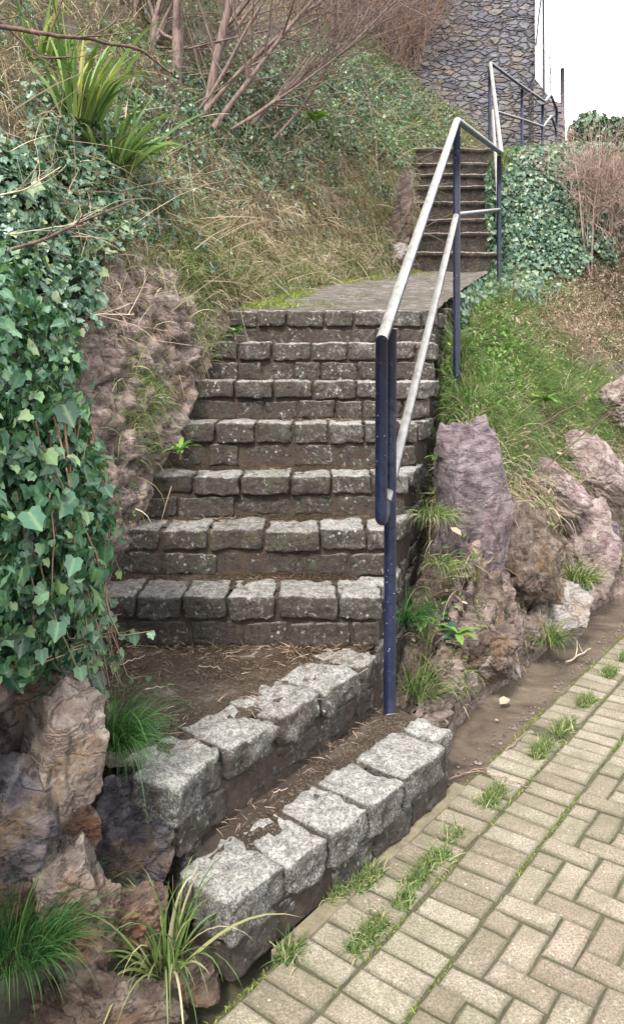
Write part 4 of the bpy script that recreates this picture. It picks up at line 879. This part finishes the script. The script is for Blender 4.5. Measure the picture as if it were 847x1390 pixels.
# --- bare shrubs
def branch(mb,p,d,L,r,depth,spread,rng,kids=(2,4),n=6,wob=.12,minr=.0012,up=.05,taper=.45):
    pts=[np.array(p)]; cur=np.array(d,float); cur/=np.linalg.norm(cur)
    for i in range(n):
        cur=cur+rng.normal(size=3)*wob+np.array([0,0,up]); cur/=np.linalg.norm(cur); pts.append(pts[-1]+cur*L/n)
    pts=np.array(pts); rr_=np.linspace(r,max(minr,r*taper),n+1); mb.add(*tube(pts,rr_,6 if r>.012 else (4 if r>.004 else 3),False))
    if depth>0:
        for _ in range(rng.integers(kids[0],kids[1]+1)):
            i=rng.integers(n//3,n+1); dd=pts[min(i,n)]-pts[min(i,n)-1]; dd/=np.linalg.norm(dd)
            branch(mb,pts[i],dd+rng.normal(size=3)*spread,L*rng.uniform(.45,.75),max(minr,rr_[i]*rng.uniform(.45,.7)),depth-1,spread,rng,kids,max(4,n-1),wob*1.15,minr,up,taper)
def shrub(c,stems,mat,label,seed,name='bare_shrub',cat='shrub'):
    e=empty(name,tuple(c)); tag(e,label,cat); rng=np.random.default_rng(seed); tr=MB(); br=MB()
    for (off,d,L,r,dep,spr) in stems:
        q=np.array(c)+np.array(off); n=9; pts=[q]; cur=np.array(d,float); cur/=np.linalg.norm(cur)
        for i in range(n): cur=cur+rng.normal(size=3)*.07; cur/=np.linalg.norm(cur); pts.append(pts[-1]+cur*L/n)
        pts=np.array(pts); rr_=np.linspace(r,r*.5,n+1); tr.add(*tube(pts,rr_*(1+.12*rng.normal(size=n+1)),8))
        for _ in range(int(9+dep*3)):
            i=rng.integers(2,n+1); dd=pts[i]-pts[i-1]; dd/=np.linalg.norm(dd)
            branch(br,pts[i],dd+rng.normal(size=3)*spr,L*rng.uniform(.35,.7),rr_[i]*rng.uniform(.3,.55),dep-1,spr,rng,(2,3))
    tr.build('trunk',mat,e); br.build('branches',mat,e); return e
c=on_bank(225,95); 
shrub(c,[((-.55,.3,-.2),(.05,.1,1),2.2,.032,3,.4),((-.2,.2,-.2),(.0,.1,1),2.4,.045,3,.4),((.05,.1,-.2),(.22,.1,1),2.3,.055,3,.4),((.35,.1,-.3),(.15,.0,1),2.2,.042,3,.4),((-.35,.35,0),(-.02,.1,1),2.2,.026,3,.4)],M['bark'],'bare multi-stemmed tree with mauve-brown trunks at the top left',5,'bare_tree','tree')
c=on_bank(262,160)
shrub(c,[((0,-.05,-.1),(.62,-.15,1),2.1,.022,3,.5),((.2,-.05,-.1),(.75,-.1,.9),2.2,.026,3,.5),((.35,0,-.1),(.95,.0,.85),2.1,.017,3,.55),((-.1,-.1,-.2),(.8,-.25,.9),2.0,.017,3,.55),((.5,.05,0),(.95,.0,.6),1.8,.013,3,.55),((.1,.1,-.1),(.35,.1,1.),2.0,.015,3,.55)],M['bark'],'leaning bare branches spreading right over the ivy at the top of the bank',6)
c=on_bank(330,175)
shrub(c,[((0,-.05,-.1),(.8,-.05,.9),1.9,.022,3,.5),((.3,0,-.1),(.9,.0,.95),1.9,.018,3,.5)],M['bark'],'thin bare shrub in the ivy right of the leaning branches',16)
for i,(x,y,L,n_) in enumerate(((540,95,1.5,85),(465,50,1.6,70),(585,75,1.25,50),(395,25,1.6,40))):
    c=on_bank(x,y); rng=np.random.default_rng(60+i); e=empty('twiggy_shrub',tuple(c)); mb=MB()
    tag(e,['dense red-brown twiggy shrub beside the rubble wall','red-brown twiggy shrub left of the dense one at the top of the photo','thin twiggy shrub in front of the left edge of the rubble wall','straggly red-brown shrub at the top of the photo above the dark ivy'][i],'shrub','red-brown twiggy shrubs on the left bank')
    for j in range(n_):
        branch(mb,c+rng.normal(size=3)*np.array([.22,.18,.06]),np.array([.25,-.1,1])+rng.normal(size=3)*.38,L*rng.uniform(.5,1.),.007,3,.33,rng,(2,3),5,.08,.0022)
    mb.build('branches',M['twig'],e)
for i,(x,y,L,n_,mt) in enumerate(((810,300,.8,75,'ptwig'),(845,330,1.1,70,'ptwig'),(785,262,.5,45,'ptwig'),(845,245,.7,45,'ptwig'))):
    c=on_right(x,y); rng=np.random.default_rng(80+i); e=empty('twiggy_shrub',tuple(c)); mb=MB()
    tag(e,['pale pinkish twiggy bush right of the ivy face','pale pinkish twiggy bush cut by the right edge','small pinkish bush on the grassy crest by the top railings','pinkish twigs below the dark hedge at the right edge'][i],'shrub','pale pink twiggy bushes on the right bank')
    for j in range(n_):
        branch(mb,c+rng.normal(size=3)*np.array([.2,.18,.1]),np.array([.15,-.35,1])+rng.normal(size=3)*.45,L*rng.uniform(.4,.9),.006,3,.4,rng,(2,3),5,.12,.002,0)
    mb.build('branches',M[mt],e)
c=on_right(800,372); rng=np.random.default_rng(90); e=empty('sapling',tuple(c)); tag(e,'slender bare sapling forking in front of the ivy face','sapling'); mb=MB()
for d,L,r in (((-.35,-.1,1),1.75,.013),((.02,-.1,1),1.6,.013),((-.18,-.2,1),1.2,.008)): branch(mb,c-np.array([0,0,.1]),d,L,r,2,.5,rng,(3,5),8,.05,.002,.02,.3)
mb.build('stem',M['ptwig'],e)
# brambles and long stems
def cane(pts,r,label,mat='cane',name='bramble_cane',side=5,seed=0,twigs=True):
    pts=np.array(pts); t=np.linspace(0,len(pts)-1,40); q=np.stack([np.interp(t,np.arange(len(pts)),pts[:,i]) for i in range(3)],-1)
    for _ in range(12): q[1:-1]=(q[:-2]+2*q[1:-1]+q[2:])/4
    q+=fbm(q*6+seed,2)[:,None]*.015; mb=MB(); mb.add(*tube(q,np.linspace(r,r*.5,40),6)); rng=np.random.default_rng(seed)
    if twigs:
        for _ in range(side):
            i=rng.integers(5,39); branch(mb,q[i],(q[i]-q[i-1])/np.linalg.norm(q[i]-q[i-1])+rng.normal(size=3)*.5,rng.uniform(.1,.3),r*.45,1,.5,rng,(1,2),5,.1,.0012)
    return tag(mb.build(name,M[mat],origin=tuple(q[0])),label,'branch')
cane([P(-30,352,2.9),P(50,330,2.9),P(110,302,2.95),P(182,272,3.1)],.0085,'dark bramble cane slanting up across the ivy at the left edge',seed=1)
cane([P(-40,30,3.0),P(60,48,3.1),P(120,52,3.2),P(190,68,3.4),P(232,98,3.5)],.010,'long brown branch arching across the strap-leaved clump at the top left',seed=2)
cane([P(-30,10,3.2),P(30,55,3.3),P(55,78,3.3),P(95,78,3.3)],.007,'shorter brown branch curving under the long one',seed=3)
cane([P(-20,322,3.2),P(60,312,3.2),P(120,302,3.3)],.0035,'thin pale stem above the dark bramble cane','dead',seed=4)
cane([P(-10,268,3.2),P(40,255,3.2),P(80,228,3.3)],.0045,'pale dead stem lying on the ivy at the left edge','dead',seed=5)
cane([P(60,452,3.3),P(112,430,3.3),P(180,428,3.4)],.005,'forked pale twig poking from the ivy beside the rock face','dead',seed=6)
cane([P(700,600,4.3),P(760,560,4.4),P(800,540,4.6)],.004,'dark thin cane over the grass below the dock plant',seed=8)
cane([P(735,640,4.2),P(790,590,4.4),P(830,560,4.6)],.004,'dark thin cane crossing above the pink rock ledge',seed=9)
for i in range(9):
    x=690+i*17; y=430+((i*53)%90)
    c=on_right(x,y); a=random.uniform(-.8,.8); q=c+np.array([math.sin(a)*.35,-.1,math.cos(a)*.35])
    cane([c,(c+q)/2+np.array([0,0,.05]),q],.004,'dry standing stalk among the brambles on the right bank','twig',name='dry_stalk',side=4,seed=20+i)['group']='dry stalks on the right bank'
# --- dark hedge behind the top right, crowns of leaves
def hedge(c,size,n,label,mat='ivyd'):
    e=empty('evergreen_shrub',tuple(c)); tag(e,label,'shrub','dark evergreen bushes on the skyline'); mb=MB(); d=unit(R.normal(size=(n,3))); r=.72+.3*fbm(d*1.8+c,3)[:,None]; rr_=r*R.uniform(.6,1.05,(n,1)); p=np.array(c)+d*rr_*np.array(size)
    leaves(mb,p,d,.055,.3,.6,(0,.03)); mb.build('foliage',M[mat],e); mb=MB(); rng=np.random.default_rng(int(n))
    for _ in range(14): branch(mb,np.array(c)-np.array([0,0,size[2]*.9]),np.array([0,0,.8])+rng.normal(size=3)*.6,size[2]*1.3,.012,2,.5,rng)
    mb.build('branches',M['bark'],e)
hedge(P(800,182,11.4),(.40,.4,.36),3000,'dark ivy-leaved bush behind the last top railing post')
hedge(P(838,190,10.8),(.40,.4,.40),3000,'dark green bush cut by the right edge below the sky')
hedge(P(900,200,11),(.8,.5,.5),3000,'dark green bush beyond the right edge')

# ================================================================== HANDRAIL
rail=empty('handrail',tuple(P(525,980,2.88))); tag(rail,'navy tubular handrail with worn grey rails running up the right side of both flights','handrail')
def bar(name,pts,r,mat,n=20,sub=1):
    pts=np.array(pts,float)
    V,f=tube(pts,r,n); return mesh(name,V,f,M[mat],rail)
def path_bar(name,pts,r,mat,bend=.05,n=18):
    """tube through points with small rounded bends"""
    pts=[np.array(p,float) for p in pts]; out=[pts[0]]
    for a,b,c in zip(pts[:-2],pts[1:-1],pts[2:]):
        u1=(a-b)/np.linalg.norm(a-b); u2=(c-b)/np.linalg.norm(c-b); k=min(bend,np.linalg.norm(a-b)*.4,np.linalg.norm(c-b)*.4)
        for t in np.linspace(0,1,6): out.append((b+u1*k)*(1-t)**2+2*b*t*(1-t)+(b+u2*k)*t*t)
    out.append(pts[-1]); out=np.array(out)
    # parallel-transported frame
    t=np.gradient(out,axis=0); t/=np.linalg.norm(t,axis=1)[:,None]; a=np.cross(t[0],[0.3,.2,1.]); a/=np.linalg.norm(a); V=[]
    th=np.arange(n)*2*math.pi/n
    for i in range(len(out)):
        a=a-t[i]*(a@t[i]); a/=np.linalg.norm(a); b=np.cross(t[i],a); V.append(out[i]+r*(np.cos(th)[:,None]*a+np.sin(th)[:,None]*b))
    V=np.array(V).reshape(-1,3); k=len(out)
    return mesh(name,V,[grid_faces(k,n,True),np.array([list(range(n))[::-1]]),np.array([list(range((k-1)*n,k*n))])],M[mat],rail)
r=.0225
p1t=P(530,447,2.88); p1b=P(525,985,2.88); p1b[2]=-.02
p2t=P(620,163,4.85); p3t=P(680,208,7.6); p4t=P(665,85,10.5); p5t=P(708,117,11.4); p6t=P(739,138,12.1); p7a=P(747,128,12.3); p7t=P(755,148,13.0)
e1=P(518,462,2.74); e2=P(517,712,2.74)
path_bar('top_rail',[e1,p2t,p3t,p4t,p5t,p6t,p7a,p7t],r*.98,'worn',.05)
m2=P(619,292,4.85); m3=P(677,285,7.6); m4=P(668,150,10.5); m5=P(708,162,11.4); m6=P(737,172,12.1); m7=P(748,157,12.3); m8=P(755,178,13.)
md=m2-e2; md=md/np.linalg.norm(md)
path_bar('middle_rail',[e2+md*.10,m2,m3,m4,m5,m6,m7,m8],r*.86,'worn',.04)
path_bar('end_bar',[e1+np.array([0,.0,.004]),e2,e2+md*.11],r*.99,'paint',.045)
def post(x,ytop,ybot,D,rr_=r,zt=None):
    a=P(x,ytop,D); b=np.array([a[0],a[1],P(x,ybot,D)[2]-.6]); V,f=tube(np.linspace(b,a,6),rr_,20); mesh('post',V,f,M['paint'],rail)
V,f=tube(np.linspace(np.array([p1t[0]-.004,p1t[1],-.02]),p1t-np.array([0,0,.0]),6),r*1.02,20); mesh('post',V,f,M['paint'],rail)
post(619.5,170,490,4.85,r); post(677,212,372,7.6,r); post(664.5,92,215,10.5,r); post(708,121,215,11.4,r*.95); post(736,142,215,12.1,r*.95); post(755,150,205,13.0,r*.95)

# ================================================================== STONE BUILDING
bld=empty('stone_building',(2.,14.,4.4)); tag(bld,'tall rubble-stone building wall rising behind the top of the steps','building')
yb=13.6; xr_=(727-CX)/F*yb; xl_=.6
def wallgrid(a,b,z0,z1,nu,nz,out):
    a=np.array(a,float); b=np.array(b,float); u=np.linspace(0,1,nu); z=np.linspace(z0,z1,nz)
    G=np.zeros((nu,nz,3)); G[...,:2]=(a[None]*(1-u[:,None])+b[None]*u[:,None])[:,None]; G[...,2]=z[None]
    G[...,:2]-= (np.array(out)*((z-z0)*.012)[:,None])[None]
    q=G*np.array([5.6,5.6,11.7]); f1,f2,cd=worley(q+fbm(G*3,2)[...,None]*.3,9)
    G[...,:2]+=np.array(out)*((np.minimum(f2,.2)*.03+(cd-.5)*.03)[...,None]); return G
for a,b,out,nu in (((xl_,yb),(xr_,yb),(0,-1),200),((xr_,yb),(xr_+.5,yb+6),(1,0),60)):
    G=wallgrid(a,b,3.8,13.5,nu,330 if nu>100 else 80,out); mesh('wall',G.reshape(-1,3),grid_faces(*G.shape[:2])[:, ::1],M['rubble'],bld)
V,f=prism([(xl_,yb+.06),(xr_-.03,yb+.13),(xr_+.45,yb+6),(xl_,yb+6)],3.8,13.55); mesh('wall_core',V,f,M['rubble'],bld,smooth=False)
ww=MB(); wa=np.array([(726-CX)/F*13.4,13.4]); 
poly=[(724,205),(724,104),(738,122),(748,136),(764,141),(768,205)]
Pq=np.array([P(x,y,13.3) for x,y in poly]); Pb=Pq+np.array([0,.5,0]); n6=len(poly)
Pq[:,1]+=0
ww.add(np.concatenate([Pq,Pb]),[np.array([[i,i+n6,(i+1)%n6+n6,(i+1)%n6] for i in range(n6)]),np.array([list(range(n6))]),np.array([list(range(n6,2*n6))[::-1]])])
tag(ww.build('boundary_wall',M['rubble'],smooth=False,origin=tuple(Pq[0])),'low sloping-topped rubble wall running right from the building corner','wall')
# masts behind
def pole(pts,r,label,name='pole',cat='pole'):
    V,f=tube(np.array(pts),r,10); o=mesh(name,V,f,M['polem'],origin=tuple(pts[0])); return tag(o,label,cat)
pole([P(738,230,17),P(737.5,100,17),P(736.5,-60,17)],[.028,.026,.022],'tall thin dark mast just right of the building corner')
pole([P(727,62,16.9),P(731,20,16.95),P(738,-30,17)],[.018,.018,.018],'slanting stay from the tall mast to the building corner',name='stay_pole')
pole([P(746,230,20),P(746,100,20),P(746,48,20)],[.022,.018,.014],'thin pole second from the building, topped above the railings')
pole([P(763,230,20),P(763,150,20),P(763,93,20)],[.055,.055,.05],'thick pale post standing on the skyline')
pole([P(777,230,22),P(777,140,22),P(777,101,22)],[.018,.018,.015],'short thin pole right of the thick skyline post')

# ================================================================== LITTER
lit=[(470,925,'on the platform near its right edge'),(0,0,'')]
def twig(x,y,z,L,ang,label,mat='dead',r=.0022,fork=False):
    D=F*(E-z)/(y-YH); c=np.array([(x-CX)/F*D,D,z+r]); mb=MB(); rng=np.random.default_rng(int(x*7+y)); k=9; t=np.linspace(-.5,.5,k)[:,None]
    q=c+t*L*np.array([math.cos(ang),math.sin(ang),0]); q[:,:2]+=np.cumsum(rng.normal(size=(k,2)),0)*L*.025; q[:,2]+=np.abs(rng.normal(size=k))*.004
    mb.add(*tube(q,np.linspace(r,r*.5,k),5))
    if fork:
        for i in (3,5): branch(mb,q[i],q[i+1]-q[i]+rng.normal(size=3)*.01,L*.4,r*.8,1,.5,rng,(1,1),4,.1,.001,.0)
    return tag(mb.build('dry_twig',M[mat],origin=tuple(c)),label,'twig','dry twigs on the ground')
twig(222,934,.405,.12,.35,'short curved twig lying in the wet middle of the platform')
twig(285,908,.405,.09,-.4,'thin twig near the foot of the lowest riser')
twig(180,898,.405,.11,.9,'pale twig near the ivy tips on the platform')
twig(230,998,.405,.07,0.,'small brown twig near the front of the platform','twig')
twig(262,1010,.405,.09,.9,'twig by the front left block of the platform','twig')
twig(380,1075,.205,.05,.5,'short pale twig on the bottom step tread')
twig(425,1180,.003,.16,.8,'dark twig on the paving below the bottom step','twig')
twig(700,1005,.004,.20,.9,'brown twig lying along the edge of the gutter','twig',.003)
twig(635,1050,.004,.18,.5,'bent twig where the gutter meets the paving','stem',.003,True)
twig(775,890,.006,.26,.95,'pale forked twig lying across the paving edge','dead',.005,True)
twig(690,1060,.004,.14,-.5,'small dark twig across the first pavers','twig',.0025,True)
twig(820,790,.01,.25,.6,'dry forked twig at the far end of the gutter','dead',.004,True)
def fleaf(c,s,label,mat='leafbr',rot=None):
    c=np.array(c,float); mb=MB(); leaves(mb,c[None],np.array([[R.normal()*.3,-.25,1.]]),s,0,.2,(0,0),T=(OV*np.array([1.5,1,2.2]),OVF,OVV),up=np.array([[R.normal(),R.normal(),0]]))
    return tag(mb.build('fallen_leaf',M[mat],origin=tuple(c)),label,'leaf','fallen leaves')
def gp(x,y,z): D=F*(E-z)/(y-YH); return np.array([(x-CX)/F*D,D,z])
fleaf(gp(678,956,.012),.055,'pale curled fallen leaf in the wet gutter')
fleaf(gp(151,872,.41),.06,'brown fallen leaf under the ivy tips beside the platform')
fleaf(gp(138,862,.42),.06,'brown curled leaf against the rock behind the platform leaf')
fleaf(P(611,716,3.25),.035,'small orange leaf caught in grass beside the side wall')
fleaf(gp(422,905,.41),.03,'tiny tan leaf on the right of the platform')
fleaf(gp(672,978,.01),.025,'tiny brown leaf below the pale curled one')

# ================================================================== CAMERA, LIGHT
cam=bpy.data.cameras.new('camera'); co=bpy.data.objects.new('camera',cam); COL.objects.link(co); sc.camera=co
co.location=(0,0,E); co.rotation_euler=(math.radians(90),0,0); cam.sensor_fit='VERTICAL'; cam.sensor_height=36; cam.sensor_width=24; cam.lens=36*F/1390
cam.shift_y=-(695-YH)/1390; cam.clip_start=.05; cam.clip_end=1500
sun_el,sun_az=math.radians(48),math.radians(200)     # azimuth measured clockwise from +Y
L=bpy.data.lights.new('sun','SUN'); L.energy=1.5; L.angle=math.radians(10); L.color=(1,.96,.9)
lo=bpy.data.objects.new('sun',L); COL.objects.link(lo)
dv=Vector((math.sin(sun_az)*math.cos(sun_el),math.cos(sun_az)*math.cos(sun_el),math.sin(sun_el)))
lo.rotation_euler=dv.to_track_quat('Z','Y').to_euler(); lo.location=(0,-3,8)
w=bpy.data.worlds.new('World'); sc.world=w; w.use_nodes=True; nt=w.node_tree
bg=nt.nodes['Background']; sky=nt.nodes.new('ShaderNodeTexSky'); sky.sky_type='NISHITA'; sky.sun_disc=False; sky.sun_elevation=sun_el; sky.sun_rotation=sun_az
sky.air_density=1.6; sky.dust_density=5.; sky.ozone_density=.6
hs=nt.nodes.new('ShaderNodeHueSaturation'); hs.inputs['Saturation'].default_value=.22; nt.links.new(sky.outputs[0],hs.inputs['Color']); 
mx=nt.nodes.new('ShaderNodeMix'); mx.data_type='RGBA'; mx.inputs[0].default_value=.72; mx.inputs[7].default_value=(9.,9.1,9.4,1)   # even cloud deck over the sky
nt.links.new(hs.outputs[0],mx.inputs[6]); nt.links.new(mx.outputs[2],bg.inputs[0]); bg.inputs[1].default_value=.082
vs=sc.view_settings; vs.view_transform='Standard'; vs.look='None'; vs.exposure=2.15; vs.gamma=1; vs.use_curve_mapping=False
